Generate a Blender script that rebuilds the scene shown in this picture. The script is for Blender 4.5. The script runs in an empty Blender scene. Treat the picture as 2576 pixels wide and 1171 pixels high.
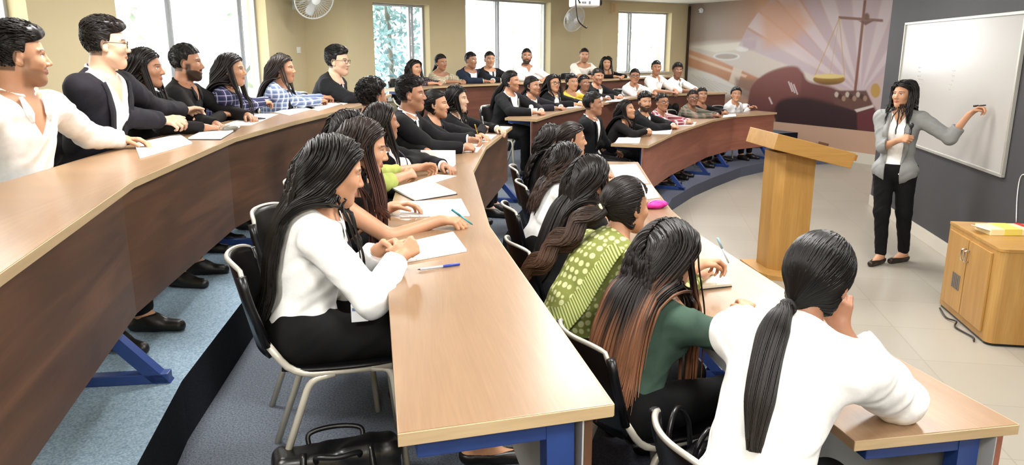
import bpy, bmesh, math, random
import numpy as np
from mathutils import Vector, Matrix

random.seed(7)
rng = np.random.default_rng(11)
SC = bpy.context.scene
COL = SC.collection
PI = math.pi

# ------------------------------------------------------------------ camera
F_PX, HOR, CAM_H = 1900.0, 125.0, 1.9
PITCH = math.atan((1171 / 2 - HOR) / F_PX)
cam_data = bpy.data.cameras.new('camera')
cam_data.sensor_fit = 'HORIZONTAL'
cam_data.sensor_width = 36.0
cam_data.lens = 36.0 * F_PX / 2576
cam_data.clip_start = 0.05
cam_data.clip_end = 400
cam = bpy.data.objects.new('camera', cam_data)
COL.objects.link(cam)
cam.location = (0, 0, CAM_H)
cam.rotation_euler = (PI / 2 - PITCH, 0, 0)
SC.camera = cam


def at(px, py, z=None, Y=None):
    """the place in the room seen at photograph pixel px, py, at height z or at distance Y"""
    c, s = math.cos(PITCH), math.sin(PITCH)
    a, b = px - 1288.0, -(py - 585.5)
    d = np.array([a, F_PX * c + b * s, -F_PX * s + b * c])
    t = (z - CAM_H) / d[2] if z is not None else Y / d[1]
    return np.array([0, 0, CAM_H]) + d * t


# ------------------------------------------------------------------ exposure, sky, sun
SC.view_settings.view_transform = 'Standard'
SC.view_settings.look = 'None'
SC.view_settings.gamma = 1
SC.view_settings.use_curve_mapping = False
SC.view_settings.exposure = 1.22
SC.cycles.max_bounces = 7
SC.cycles.diffuse_bounces = 4
SC.cycles.glossy_bounces = 3
SC.cycles.transparent_max_bounces = 8
SC.cycles.caustics_reflective = False
SC.cycles.caustics_refractive = False

world = bpy.data.worlds.new('sky')
SC.world = world
world.use_nodes = True
wn = world.node_tree.nodes
wn['Background'].inputs[0].default_value = (0.93, 0.97, 1.0, 1)
wn['Background'].inputs[1].default_value = 3.4

sun_l = bpy.data.lights.new('sun', 'SUN')
sun_l.energy = 3.0
sun_l.angle = 0.03
sun_l.color = (1.0, 0.96, 0.88)
sun = bpy.data.objects.new('sun', sun_l)
COL.objects.link(sun)
sun.rotation_euler = (math.radians(28), math.radians(12), 0)

CEIL = 2.85
PANELS = [(-1.6, 1.0), (-1.6, 3.6), (-1.6, 6.4), (-1.4, 9.4), (0.6, 0.2), (0.6, 2.8), (0.6, 5.6), (0.6, 8.6),
          (1.0, 11.6), (2.6, 2.0), (2.6, 4.6), (2.7, 7.4), (3.0, 10.4), (3.4, 13.4), (-0.4, -1.2), (2.2, -1.0)]
PANEL_W = 22.0


# ------------------------------------------------------------------ colours and materials
def lin(c):
    if isinstance(c, str):
        c = [int(c[i:i + 2], 16) for i in (0, 2, 4)]
    o = []
    for v in c[:3]:
        v = v / 255.0
        o.append(v / 12.92 if v <= 0.04045 else ((v + 0.055) / 1.055) ** 2.4)
    return tuple(o)


MATS = {}


def nodes_of(m):
    m.use_nodes = True
    nt = m.node_tree
    return nt, nt.nodes, nt.links, nt.nodes['Principled BSDF']


def mat(name, col='808080', rough=0.5, metal=0.0, spec=0.5, bump=0.0, bscale=200.0, vary=0.0, vscale=8.0, attr=False, coat=0.0):
    if name in MATS:
        return MATS[name]
    m = bpy.data.materials.new(name)
    MATS[name] = m
    nt, N, L, b = nodes_of(m)
    b.inputs['Base Color'].default_value = (*lin(col), 1)
    b.inputs['Roughness'].default_value = rough
    b.inputs['Metallic'].default_value = metal
    b.inputs['Specular IOR Level'].default_value = spec
    if coat:
        b.inputs['Coat Weight'].default_value = coat
    tc = N.new('ShaderNodeTexCoord')
    if attr:
        a = N.new('ShaderNodeAttribute')
        a.attribute_name = 'Col'
        src = a.outputs['Color']
        L.new(src, b.inputs['Base Color'])
    if vary:
        n = N.new('ShaderNodeTexNoise')
        n.inputs['Scale'].default_value = vscale
        n.inputs['Detail'].default_value = 5
        L.new(tc.outputs['Object'], n.inputs['Vector'])
        mx = N.new('ShaderNodeMix')
        mx.data_type = 'RGBA'
        mx.blend_type = 'MULTIPLY'
        mx.inputs[0].default_value = 1.0
        if attr:
            L.new(src, mx.inputs[6])
        else:
            mx.inputs[6].default_value = (*lin(col), 1)
        r = N.new('ShaderNodeMapRange')
        r.inputs[1].default_value = 0.3
        r.inputs[2].default_value = 0.7
        r.inputs[3].default_value = 1 - vary
        r.inputs[4].default_value = 1 + vary
        L.new(n.outputs['Fac'], r.inputs[0])
        L.new(r.outputs[0], mx.inputs[7])
        L.new(mx.outputs[2], b.inputs['Base Color'])
    if bump:
        n2 = N.new('ShaderNodeTexNoise')
        n2.inputs['Scale'].default_value = bscale
        n2.inputs['Detail'].default_value = 3
        L.new(tc.outputs['Object'], n2.inputs['Vector'])
        bp = N.new('ShaderNodeBump')
        bp.inputs['Strength'].default_value = bump
        bp.inputs['Distance'].default_value = 0.004
        L.new(n2.outputs['Fac'], bp.inputs['Height'])
        L.new(bp.outputs[0], b.inputs['Normal'])
    return m


def cloth(name, col, rough=0.85, bump=0.25):
    return mat('cloth ' + name, col, rough, spec=0.25, bump=bump, bscale=420, vary=0.06, vscale=30)


def ramp(N, stops, interp='LINEAR'):
    r = N.new('ShaderNodeValToRGB')
    r.color_ramp.interpolation = interp
    e = r.color_ramp.elements
    while len(e) < len(stops):
        e.new(0.5)
    for k, (p, c) in enumerate(stops):
        e[k].position = p
        e[k].color = (*lin(c), 1)
    return r


def wood(name, stops, rough=0.35, sx=0.7, sy=9.0, coat=0.0, spec=0.5):
    """wood laminate; grain runs along the attribute gr (length, width)"""
    if name in MATS:
        return MATS[name]
    m = bpy.data.materials.new(name)
    MATS[name] = m
    nt, N, L, b = nodes_of(m)
    a = N.new('ShaderNodeAttribute')
    a.attribute_name = 'gr'
    mp = N.new('ShaderNodeMapping')
    mp.inputs['Scale'].default_value = (sx, sy, sy)
    L.new(a.outputs['Vector'], mp.inputs['Vector'])
    n = N.new('ShaderNodeTexNoise')
    n.inputs['Scale'].default_value = 1.0
    n.inputs['Detail'].default_value = 7
    n.inputs['Roughness'].default_value = 0.62
    n.inputs['Distortion'].default_value = 0.9
    L.new(mp.outputs[0], n.inputs['Vector'])
    r = ramp(N, stops)
    L.new(n.outputs['Fac'], r.inputs[0])
    mp2 = N.new('ShaderNodeMapping')
    mp2.inputs['Scale'].default_value = (sx * 6, sy * 14, sy * 14)
    L.new(a.outputs['Vector'], mp2.inputs['Vector'])
    n2 = N.new('ShaderNodeTexNoise')
    n2.inputs['Scale'].default_value = 1.0
    n2.inputs['Detail'].default_value = 3
    L.new(mp2.outputs[0], n2.inputs['Vector'])
    rr = N.new('ShaderNodeMapRange')
    rr.inputs[1].default_value = 0.35
    rr.inputs[2].default_value = 0.65
    rr.inputs[3].default_value = 0.92
    rr.inputs[4].default_value = 1.03
    L.new(n2.outputs['Fac'], rr.inputs[0])
    mx = N.new('ShaderNodeMix')
    mx.data_type = 'RGBA'
    mx.blend_type = 'MULTIPLY'
    mx.inputs[0].default_value = 1
    L.new(r.outputs[0], mx.inputs[6])
    L.new(rr.outputs[0], mx.inputs[7])
    L.new(mx.outputs[2], b.inputs['Base Color'])
    b.inputs['Roughness'].default_value = rough
    b.inputs['Specular IOR Level'].default_value = spec
    b.inputs['Coat Weight'].default_value = coat
    b.inputs['Coat Roughness'].default_value = 0.15
    return m


def plaid(name, base, l1, l2, f=22.0, w=0.16):
    if name in MATS:
        return MATS[name]
    m = bpy.data.materials.new(name)
    MATS[name] = m
    nt, N, L, b = nodes_of(m)
    tc = N.new('ShaderNodeTexCoord')
    sp = N.new('ShaderNodeSeparateXYZ')
    L.new(tc.outputs['Object'], sp.inputs[0])

    def stripe(sock, freq, width, ph=0.0):
        mu = N.new('ShaderNodeMath')
        mu.operation = 'MULTIPLY_ADD'
        mu.inputs[1].default_value = freq
        mu.inputs[2].default_value = ph
        L.new(sock, mu.inputs[0])
        fr = N.new('ShaderNodeMath')
        fr.operation = 'FRACT'
        L.new(mu.outputs[0], fr.inputs[0])
        lt = N.new('ShaderNodeMath')
        lt.operation = 'LESS_THAN'
        lt.inputs[1].default_value = width
        L.new(fr.outputs[0], lt.inputs[0])
        return lt.outputs[0]

    an = N.new('ShaderNodeMath')
    an.operation = 'ARCTAN2'
    L.new(sp.outputs[0], an.inputs[0])
    L.new(sp.outputs[1], an.inputs[1])
    ad = N.new('ShaderNodeMath')
    ad.operation = 'MULTIPLY'
    ad.inputs[1].default_value = 0.17
    L.new(an.outputs[0], ad.inputs[0])
    cur = (*lin(base), 1)
    prev = None
    for sock, fq, wd, c, ph in ((ad.outputs[0], f, 0.45, l1, 0.1), (sp.outputs[2], f, 0.45, l1, 0.3),
                                (ad.outputs[0], f, w, l2, 0.0), (sp.outputs[2], f, w, l2, 0.0)):
        mx = N.new('ShaderNodeMix')
        mx.data_type = 'RGBA'
        s = stripe(sock, fq, wd, ph)
        g = N.new('ShaderNodeMath')
        g.operation = 'MULTIPLY'
        g.inputs[1].default_value = 0.45 if c == l1 else 0.75
        L.new(s, g.inputs[0])
        L.new(g.outputs[0], mx.inputs[0])
        if prev is None:
            mx.inputs[6].default_value = cur
        else:
            L.new(prev, mx.inputs[6])
        mx.inputs[7].default_value = (*lin(c), 1)
        prev = mx.outputs[2]
    L.new(prev, b.inputs['Base Color'])
    b.inputs['Roughness'].default_value = 0.85
    b.inputs['Specular IOR Level'].default_value = 0.2
    return m


def dotted(name, base, dot, scale=26.0):
    """printed cloth with rows of pale oval motifs"""
    if name in MATS:
        return MATS[name]
    m = bpy.data.materials.new(name)
    MATS[name] = m
    nt, N, L, b = nodes_of(m)
    tc = N.new('ShaderNodeTexCoord')
    v = N.new('ShaderNodeTexVoronoi')
    v.inputs['Scale'].default_value = scale
    v.inputs['Randomness'].default_value = 0.25
    L.new(tc.outputs['Object'], v.inputs['Vector'])
    r = ramp(N, [(0.0, dot), (0.36, dot), (0.46, base), (1.0, base)])
    L.new(v.outputs['Distance'], r.inputs[0])
    L.new(r.outputs[0], b.inputs['Base Color'])
    b.inputs['Roughness'].default_value = 0.8
    b.inputs['Specular IOR Level'].default_value = 0.25
    return m


def striped(name, c1, c2, freq=55.0, axis=(0.5, 0.4, 1.0)):
    if name in MATS:
        return MATS[name]
    m = bpy.data.materials.new(name)
    MATS[name] = m
    nt, N, L, b = nodes_of(m)
    tc = N.new('ShaderNodeTexCoord')
    dp = N.new('ShaderNodeVectorMath')
    dp.operation = 'DOT_PRODUCT'
    dp.inputs[1].default_value = axis
    L.new(tc.outputs['Object'], dp.inputs[0])
    mu = N.new('ShaderNodeMath')
    mu.operation = 'MULTIPLY'
    mu.inputs[1].default_value = freq
    L.new(dp.outputs['Value'], mu.inputs[0])
    fr = N.new('ShaderNodeMath')
    fr.operation = 'FRACT'
    L.new(mu.outputs[0], fr.inputs[0])
    r = ramp(N, [(0.0, c1), (0.48, c1), (0.56, c2), (1.0, c2)])
    L.new(fr.outputs[0], r.inputs[0])
    L.new(r.outputs[0], b.inputs['Base Color'])
    b.inputs['Roughness'].default_value = 0.8
    b.inputs['Specular IOR Level'].default_value = 0.25
    return m


# ------------------------------------------------------------------ objects
def new_mesh(name, V, Q=None, T=None, m=None, parent=None, col=None, gr=None, smooth=True, NG=None):
    V = np.asarray(V, np.float32).reshape(-1, 3)
    me = bpy.data.meshes.new(name)
    faces = []
    tot = []
    if Q is not None and len(Q):
        Q = np.asarray(Q, np.int32)
        faces.append(Q.ravel())
        tot.append(np.full(len(Q), 4, np.int32))
    if T is not None and len(T):
        T = np.asarray(T, np.int32)
        faces.append(T.ravel())
        tot.append(np.full(len(T), 3, np.int32))
    for g in (NG or []):
        faces.append(np.asarray(g, np.int32))
        tot.append(np.array([len(g)], np.int32))
    loops = np.concatenate(faces)
    tot = np.concatenate(tot)
    start = np.concatenate(([0], np.cumsum(tot)[:-1])).astype(np.int32)
    me.vertices.add(len(V))
    me.vertices.foreach_set('co', V.ravel())
    me.loops.add(len(loops))
    me.loops.foreach_set('vertex_index', loops)
    me.polygons.add(len(tot))
    me.polygons.foreach_set('loop_start', start)
    me.update(calc_edges=True)
    me.validate()
    if smooth:
        me.shade_smooth()
    if col is not None:
        a = me.attributes.new('Col', 'FLOAT_COLOR', 'POINT')
        c = np.ones((len(V), 4), np.float32)
        c[:, :3] = col
        a.data.foreach_set('color', c.ravel())
    if gr is not None:
        a = me.attributes.new('gr', 'FLOAT_VECTOR', 'POINT')
        a.data.foreach_set('vector', np.asarray(gr, np.float32).ravel())
    o = bpy.data.objects.new(name, me)
    COL.objects.link(o)
    if m:
        me.materials.append(m)
    if parent is not None:
        o.parent = parent
    return o


def from_bm(name, bm, m, parent=None, smooth=False, gr=None):
    bmesh.ops.recalc_face_normals(bm, faces=bm.faces)
    me = bpy.data.meshes.new(name)
    bm.to_mesh(me)
    bm.free()
    if smooth:
        me.shade_smooth()
    if gr is not None:
        co = np.zeros(len(me.vertices) * 3, np.float32)
        me.vertices.foreach_get('co', co)
        a = me.attributes.new('gr', 'FLOAT_VECTOR', 'POINT')
        a.data.foreach_set('vector', np.asarray(gr(co.reshape(-1, 3)), np.float32).ravel())
    o = bpy.data.objects.new(name, me)
    COL.objects.link(o)
    me.materials.append(m)
    if parent is not None:
        o.parent = parent
    return o


def tag(o, label, cat, group=None):
    o['label'] = label
    o['category'] = cat
    if group:
        o['group'] = group
    return o


def thing(name, label, cat, loc=(0, 0, 0), rz=0.0, group=None):
    o = bpy.data.objects.new(name, None)
    o.empty_display_size = 0.1
    COL.objects.link(o)
    o.location = Vector([float(v) for v in loc])
    o.rotation_euler = (0, 0, rz)
    return tag(o, label, cat, group)


def struct(o):
    o['kind'] = 'structure'
    return o


def copy_thing(src, loc, rz):
    r = src.copy()
    COL.objects.link(r)
    r.location = Vector([float(v) for v in loc])
    r.rotation_euler = (0, 0, rz)
    for ch in list(src.children):
        c = ch.copy()
        COL.objects.link(c)
        c.parent = r
        for g in ch.children:
            d = g.copy()
            COL.objects.link(d)
            d.parent = c
    return r


def add_box(bm, c, s, rz=0.0, bev=0.0, M=None):
    mtx = Matrix.Translation(Vector([float(v) for v in c])) @ Matrix.Rotation(rz, 4, 'Z')
    if M is not None:
        mtx = M @ Matrix.Translation(Vector([float(v) for v in c])) @ Matrix.Rotation(rz, 4, 'Z')
    mtx = mtx @ Matrix.Diagonal((s[0], s[1], s[2], 1))
    r = bmesh.ops.create_cube(bm, size=1.0, matrix=mtx)
    if bev:
        ed = list({e for v in r['verts'] for e in v.link_edges})
        bmesh.ops.bevel(bm, geom=ed, offset=bev, segments=2, profile=0.6, affect='EDGES')


def box(name, c, s, m, parent=None, rz=0.0, bev=0.004, gr=None):
    bm = bmesh.new()
    add_box(bm, c, s, rz, bev)
    return from_bm(name, bm, m, parent, gr=gr)


def prism(name, pts, z0, z1, m, parent=None, gr=None, bev=0.0):
    """an upright slab over the outline pts"""
    bm = bmesh.new()
    a = [bm.verts.new((p[0], p[1], z0)) for p in pts]
    b = [bm.verts.new((p[0], p[1], z1)) for p in pts]
    bm.faces.new(a[::-1])
    top = bm.faces.new(b)
    n = len(pts)
    for i in range(n):
        bm.faces.new((a[i], a[(i + 1) % n], b[(i + 1) % n], b[i]))
    if bev:
        bmesh.ops.bevel(bm, geom=list(top.edges), offset=bev, segments=2, profile=0.6, affect='EDGES')
    return from_bm(name, bm, m, parent, gr=gr)


def tube_data(P, R, ns=8, caps=True):
    """round tubes along S paths of T points: P (S,T,3), R (S,T)"""
    P = np.asarray(P, np.float64)
    if P.ndim == 2:
        P = P[None]
    S, T, _ = P.shape
    R = np.broadcast_to(np.asarray(R, np.float64), (S, T)) if np.ndim(R) != 1 or S != 1 else np.asarray(R)[None]
    tg = np.gradient(P, axis=1)
    tg /= np.linalg.norm(tg, axis=2, keepdims=True) + 1e-9
    n = np.zeros_like(P)
    ref = np.where(np.abs(tg[:, :1, 2:3]) > 0.9, np.array([[[1., 0, 0]]]), np.array([[[0, 0, 1.]]]))[:, 0]
    for k in range(T):
        t = tg[:, k]
        ref = ref - (ref * t).sum(1, keepdims=True) * t
        ref /= np.linalg.norm(ref, axis=1, keepdims=True) + 1e-9
        n[:, k] = ref
    bnm = np.cross(tg, n)
    ang = np.arange(ns) * 2 * PI / ns
    V = P[:, :, None] + R[:, :, None, None] * (n[:, :, None] * np.cos(ang)[None, None, :, None] + bnm[:, :, None] * np.sin(ang)[None, None, :, None])
    idx = np.arange(S * T * ns).reshape(S, T, ns)
    a = idx[:, :-1]
    b = idx[:, 1:]
    Q = np.stack([a, np.roll(a, -1, 2), np.roll(b, -1, 2), b], -1).reshape(-1, 4)
    NG = []
    if caps:
        for s in range(S):
            NG.append(idx[s, 0][::-1].copy())
            NG.append(idx[s, -1].copy())
    return V.reshape(-1, 3), Q, NG


def smooth_path(pts, n=24, r=None):
    """Catmull-Rom through pts"""
    P = np.asarray(pts, float)
    P = np.vstack([2 * P[0] - P[1], P, 2 * P[-1] - P[-2]])
    out = []
    seg = len(P) - 3
    for u in np.linspace(0, seg - 1e-6, n):
        i = int(u)
        t = u - i
        p0, p1, p2, p3 = P[i:i + 4]
        out.append(0.5 * (2 * p1 + (p2 - p0) * t + (2 * p0 - 5 * p1 + 4 * p2 - p3) * t * t + (3 * p1 - p0 - 3 * p2 + p3) * t ** 3))
    return np.array(out)


def fillet(pts, r=0.05, n=5):
    P = [np.asarray(p, float) for p in pts]
    out = [P[0]]
    for a, b, c in zip(P[:-2], P[1:-1], P[2:]):
        u = (a - b)
        v = (c - b)
        ru = min(r, np.linalg.norm(u) * .45)
        rv = min(r, np.linalg.norm(v) * .45)
        p, q = b + u / np.linalg.norm(u) * ru, b + v / np.linalg.norm(v) * rv
        for t in np.linspace(0, 1, n):
            out.append((1 - t) ** 2 * p + 2 * t * (1 - t) * b + t * t * q)
    out.append(P[-1])
    return np.array(out)


def tube(name, pts, r, m, parent=None, ns=10):
    V, Q, NG = tube_data(np.asarray(pts, float), r, ns)
    return new_mesh(name, V, Q, m=m, parent=parent, NG=NG)


def lathe(name, prof, m, parent=None, n=28, M=None, closed=True):
    """turned shape from (radius, height) pairs"""
    V = []
    for r, z in prof:
        for k in range(n):
            V.append((r * math.cos(2 * PI * k / n), r * math.sin(2 * PI * k / n), z))
    V = np.array(V)
    if M is not None:
        V = V @ np.array(M.to_3x3()).T + np.array(M.translation)
    idx = np.arange(len(prof) * n).reshape(-1, n)
    a, b = idx[:-1], idx[1:]
    Q = np.stack([a, np.roll(a, -1, 1), np.roll(b, -1, 1), b], -1).reshape(-1, 4)
    NG = [idx[0][::-1].copy(), idx[-1].copy()] if closed else []
    return new_mesh(name, V, Q, m=m, parent=parent, NG=NG)


# ------------------------------------------------------------------ soft shapes: distance fields turned into one closed skin
def L2(a):
    return np.sqrt((a * a).sum(-1))


def nz(v):
    v = np.asarray(v, float)
    return v / (np.linalg.norm(v) + 1e-12)


def smin(a, b, k):
    h = np.clip(0.5 + 0.5 * (b - a) / k, 0, 1)
    return b + (a - b) * h - k * h * (1 - h)


def smax(a, b, k):
    return -smin(-a, -b, k)


def cone(p, a, b, ra, rb):
    a = np.asarray(a, float)
    ab = np.asarray(b, float) - a
    t = np.clip(((p - a) @ ab) / (ab @ ab + 1e-12), 0, 1)
    return L2(p - a - t[:, None] * ab) - (ra + (rb - ra) * t)


def ell(p, c, r, R=None):
    q = p - np.asarray(c, float)
    if R is not None:
        q = q @ R
    r = np.asarray(r, float)
    k0 = L2(q / r)
    k1 = L2(q / (r * r)) + 1e-9
    return k0 * (k0 - 1) / k1


def within(p, lo, hi, fn, m=0.07):
    d = L2(np.maximum(0, np.maximum(lo - p, p - hi)))
    k = d < m
    out = d.copy()
    if k.any():
        out[k] = fn(p[k])
    return out


def axis_steps(lo, hi, h, fine):
    xs = [lo]
    while xs[-1] < hi:
        x = xs[-1]
        st = h
        for a, b, hf in fine:
            if a <= x <= b:
                st = min(st, hf)
            elif x < a < x + st:
                st = min(st, max(a - x, hf))
        xs.append(x + st)
    while (len(xs) - 1) % 4:
        xs.append(xs[-1] + h)
    return np.array(xs)


def skin_of(fn, lo, hi, h, fine=()):
    """surface nets over a grid that is finer around some boxes"""
    ax = [axis_steps(lo[i], hi[i], h, [(f[0][i], f[1][i], f[2]) for f in fine]) for i in range(3)]
    n = [len(a) for a in ax]
    nb = [(k - 1) // 4 for k in n]
    cen = [(a[:-1:4] + a[4::4]) / 2 for a in ax]
    hal = [(a[4::4] - a[:-1:4]) / 2 for a in ax]
    G = np.stack(np.meshgrid(*cen, indexing='ij'), -1).reshape(-1, 3)
    Hd = np.sqrt(hal[0][:, None, None] ** 2 + hal[1][None, :, None] ** 2 + hal[2][None, None, :] ** 2)
    dc = fn(G).reshape(nb)
    act = np.abs(dc) < Hd * 1.35 + 0.004
    D = np.repeat(np.repeat(np.repeat(np.sign(dc).astype(np.float32), 4, 0), 4, 1), 4, 2)
    D = np.pad(D, ((0, 1),) * 3, mode='edge')
    m = np.zeros(n, bool)
    am = np.repeat(np.repeat(np.repeat(act, 4, 0), 4, 1), 4, 2)
    for i in (0, 1):
        for j in (0, 1):
            for k in (0, 1):
                m[i:i + n[0] - 1, j:j + n[1] - 1, k:k + n[2] - 1] |= am
    ii = np.nonzero(m)
    pts = np.stack([ax[0][ii[0]], ax[1][ii[1]], ax[2][ii[2]]], -1)
    D[ii] = fn(pts)
    ins = (D < 0)
    b = ins.view(np.uint8)
    s = np.zeros([k - 1 for k in n], np.uint8)
    sl = [slice(0, -1), slice(1, None)]
    for i in (0, 1):
        for j in (0, 1):
            for k in (0, 1):
                s += b[sl[i], sl[j], sl[k]]
    ca = np.nonzero((s > 0) & (s < 8))
    nc = len(ca[0])
    ids = np.full(s.shape, -1, np.int32)
    ids[ca] = np.arange(nc)
    acc = np.zeros((nc, 3))
    cnt = np.zeros(nc)
    C = np.array([[i, j, k] for i in (0, 1) for j in (0, 1) for k in (0, 1)])
    base = np.stack(ca, -1)
    val, pos = [], []
    for c in C:
        q = base + c
        val.append(D[q[:, 0], q[:, 1], q[:, 2]])
        pos.append(np.stack([ax[0][q[:, 0]], ax[1][q[:, 1]], ax[2][q[:, 2]]], -1))
    for a in range(8):
        for c in range(a + 1, 8):
            if np.abs(C[a] - C[c]).sum() == 1:
                x = (val[a] < 0) != (val[c] < 0)
                t = val[a][x] / (val[a][x] - val[c][x])
                acc[x] += pos[a][x] + t[:, None] * (pos[c][x] - pos[a][x])
                cnt[x] += 1
    V = acc / cnt[:, None]
    Q = []
    for d in range(3):
        e, f = (d + 1) % 3, (d + 2) % 3
        A = [slice(None)] * 3
        B = [slice(None)] * 3
        A[d], B[d] = slice(0, -1), slice(1, None)
        for o in (e, f):
            A[o] = B[o] = slice(1, -1)
        x = ins[tuple(A)] != ins[tuple(B)]
        k = np.stack(np.nonzero(x), -1)
        k[:, e] += 1
        k[:, f] += 1
        ec, fc = np.eye(3, dtype=int)[e], np.eye(3, dtype=int)[f]
        quad = np.stack([ids[tuple((k - ec - fc).T)], ids[tuple((k - fc).T)], ids[tuple(k.T)], ids[tuple((k - ec).T)]], -1)
        flip = ~ins[tuple(k.T)]
        quad[flip] = quad[flip][:, ::-1]
        Q.append(quad)
    Q = np.concatenate(Q)
    Q = Q[(Q >= 0).all(1)]
    return V, Q


def folds(p, amp, ph=0.0):
    """soft cloth folds"""
    a = np.sin(31 * p[:, 0] + 19 * p[:, 2] + 3 * np.sin(17 * p[:, 1] + ph) + ph)
    b = np.sin(23 * p[:, 1] - 37 * p[:, 2] + 2.5 * np.sin(21 * p[:, 0] + 2 * ph))
    c = np.sin(61 * p[:, 2] + 40 * p[:, 0] - 33 * p[:, 1] + 2 * b)
    return amp * (0.5 * a * b + 0.35 * b + 0.25 * c)


def rotx(a):
    c, s = math.cos(a), math.sin(a)
    return np.array([[1, 0, 0], [0, c, -s], [0, s, c]])


def roty(a):
    c, s = math.cos(a), math.sin(a)
    return np.array([[c, 0, s], [0, 1, 0], [-s, 0, c]])


def rotz(a):
    c, s = math.cos(a), math.sin(a)
    return np.array([[c, -s, 0], [s, c, 0], [0, 0, 1]])


HAND = {  # finger curls (three joints), thumb fold
    'flat': ((8, 12, 8), 0.1), 'relax': ((28, 32, 20), 0.4), 'fist': ((70, 88, 55), 0.9),
    'pen': ((48, 55, 30), 0.8), 'clasp': ((50, 55, 25), 0.3), 'loose': ((40, 50, 30), 0.5)}
SKIN = {'a': 'd2a88a', 'b': 'bd8d6e', 'c': 'a3755a', 'd': '835c47', 'e': 'cba58b'}
TEACHER_EYES = at(2262, 235, Y=6.7)
R_ = math.radians


class Person:
    def __init__(self, **k):
        self.k = k
        g = k.get
        self.q = g('q', 0)
        self.man = g('man', False)
        g_ = self.g = g('size', 1.0 if self.man else 0.94)
        self.hs = g('hs', 1.02 if self.man else 0.97)
        self.yaw = R_(g('yaw', 0) - 90)
        self.lean, self.side, self.twist = R_(g('lean', 14)), R_(g('tilt', 0)), R_(g('twist', 0))
        Rt = self.Rt = rotz(self.twist) @ roty(self.side) @ rotx(-self.lean)
        r, f, u = self.r, self.f, self.u = Rt[:, 0], Rt[:, 1], Rt[:, 2]
        self.Rp = rotx(-self.lean * 0.4)
        fz = self.fz = g('fz', 0.0)
        head_w = np.array(g('head'), float)
        self.stand = g('stand', False)
        P0 = np.array([0, 0, g('hip', 0.555)], float)
        look_w = np.array(g('look', TEACHER_EYES), float)
        Rw = rotz(self.yaw)
        # head direction in the body's own frame
        d = nz((look_w - head_w) @ Rw)
        yw = max(-R_(78), min(R_(78), math.atan2(-d[0], d[1])))
        pt = max(-R_(48), min(R_(28), math.asin(d[2])))
        yw += R_(g('hyaw', 0))
        pt += R_(g('hpitch', 0))
        self.Rh = rotz(yw) @ rotx(pt) @ roty(R_(g('hroll', 0)))
        fh, uh = self.Rh[:, 1], self.Rh[:, 2]
        off = u * 0.04 * g_ + uh * 0.112 * self.hs + nz(fh * np.array([1, 1, 0]) + f) * 0.028
        want = head_w[2] - fz
        tl = (want - P0[2] - off[2]) / (u[2] * 0.47 * g_)
        self.tl = max(0.86, min(1.13, tl))
        P0[2] += want - P0[2] - off[2] - u[2] * 0.47 * g_ * self.tl
        self.P0 = P0
        self.NB = P0 + u * 0.47 * g_ * self.tl
        self.HC = self.NB + off
        sw = g('sw', 0.188 if self.man else 0.168) * g_
        self.loc = np.array([head_w[0], head_w[1], fz]) - Rw @ np.array([self.HC[0], self.HC[1], 0])
        self.Rw = Rw
        self.S, self.E, self.W, self.HF, self.pose = {}, {}, {}, {}, {}
        for sd, key in ((1, 'R'), (-1, 'L')):
            S = self.NB - u * 0.062 * g_ + r * sd * sw + f * g('hunch', 0.015)
            w = g('w' + key)
            if w is None:
                w = np.array([sd * g('hx', 0.10), self.HC[1] + g('hy', 0.36), g('desk', 0.75) + 0.035])
            else:
                w = (np.array(w, float) - self.loc) @ Rw
            la, lb = 0.285 * g_, 0.25 * g_
            v = w - S
            D = np.linalg.norm(v)
            k_ = max(1.0, min(1.16, D / (0.985 * (la + lb))))
            la, lb = la * k_, lb * k_
            if D > 0.985 * (la + lb):
                w = S + v / D * 0.985 * (la + lb)
                D = 0.985 * (la + lb)
            dv = nz(w - S)
            x = (la * la - lb * lb + D * D) / (2 * D)
            h = math.sqrt(max(la * la - x * x, 1e-6))
            pole = g('pole' + key)
            best = None
            for a in ([None] if pole is not None else np.linspace(0, 1.35, 12)):
                pv = np.array(pole, float) if pole is not None else np.array([sd * math.sin(a) * 1.0 + sd * 0.25, -0.35, -math.cos(a)])
                pv = nz(pv - dv * (pv @ dv))
                E = S + dv * x + pv * h
                best = E
                if E[2] >= g('desk', 0.75) + 0.045 or E[1] < self.HC[1] + 0.02:
                    break
            E = best
            self.S[sd], self.E[sd], self.W[sd] = S, E, w
            hd = g('hd' + key)
            fa = nz(w - E)
            d = nz(np.array(hd, float)) if hd is not None else nz(fa * np.array([1, 1, 0.35]) + np.array([-sd * 0.25, 0.1, -0.02]))
            up = np.array([0, 0, 1.0]) if abs(d[2]) < 0.8 else np.array([0, -1.0, 0.2])
            z = nz(up - d * (up @ d))
            out = nz(np.cross(d, z)) * sd
            ro = R_(g('roll' + key, 12))
            b = math.cos(ro) * z + math.sin(ro) * out
            xt = -sd * np.cross(d, b)
            self.HF[sd] = (xt, d, b)
            self.pose[sd] = g('hand' + key, 'relax')
        self.H, self.K, self.A = {}, {}, {}
        for sd, key in ((1, 'R'), (-1, 'L')):
            self.H[sd] = P0 + np.array([sd * 0.088 * g_, 0, -0.015])
            if self.stand:
                an = (np.array(g('foot' + key), float) - self.loc) @ Rw
                an[2] = 0.085
                self.A[sd] = an
                self.K[sd] = (self.H[sd] + an) / 2 + np.array([0, 0.03, 0.01])
            else:
                kn = g('knee' + key, (sd * 0.105, 0.43 * g_, 0.515))
                self.K[sd] = np.array(kn, float)
                self.A[sd] = np.array(g('ankle' + key, (sd * 0.11, 0.43 * g_ + g('shin', 0.02), 0.09)), float)
        self.hands()
        self.toe = {sd: g('toe', None) for sd in (1, -1)}

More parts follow.
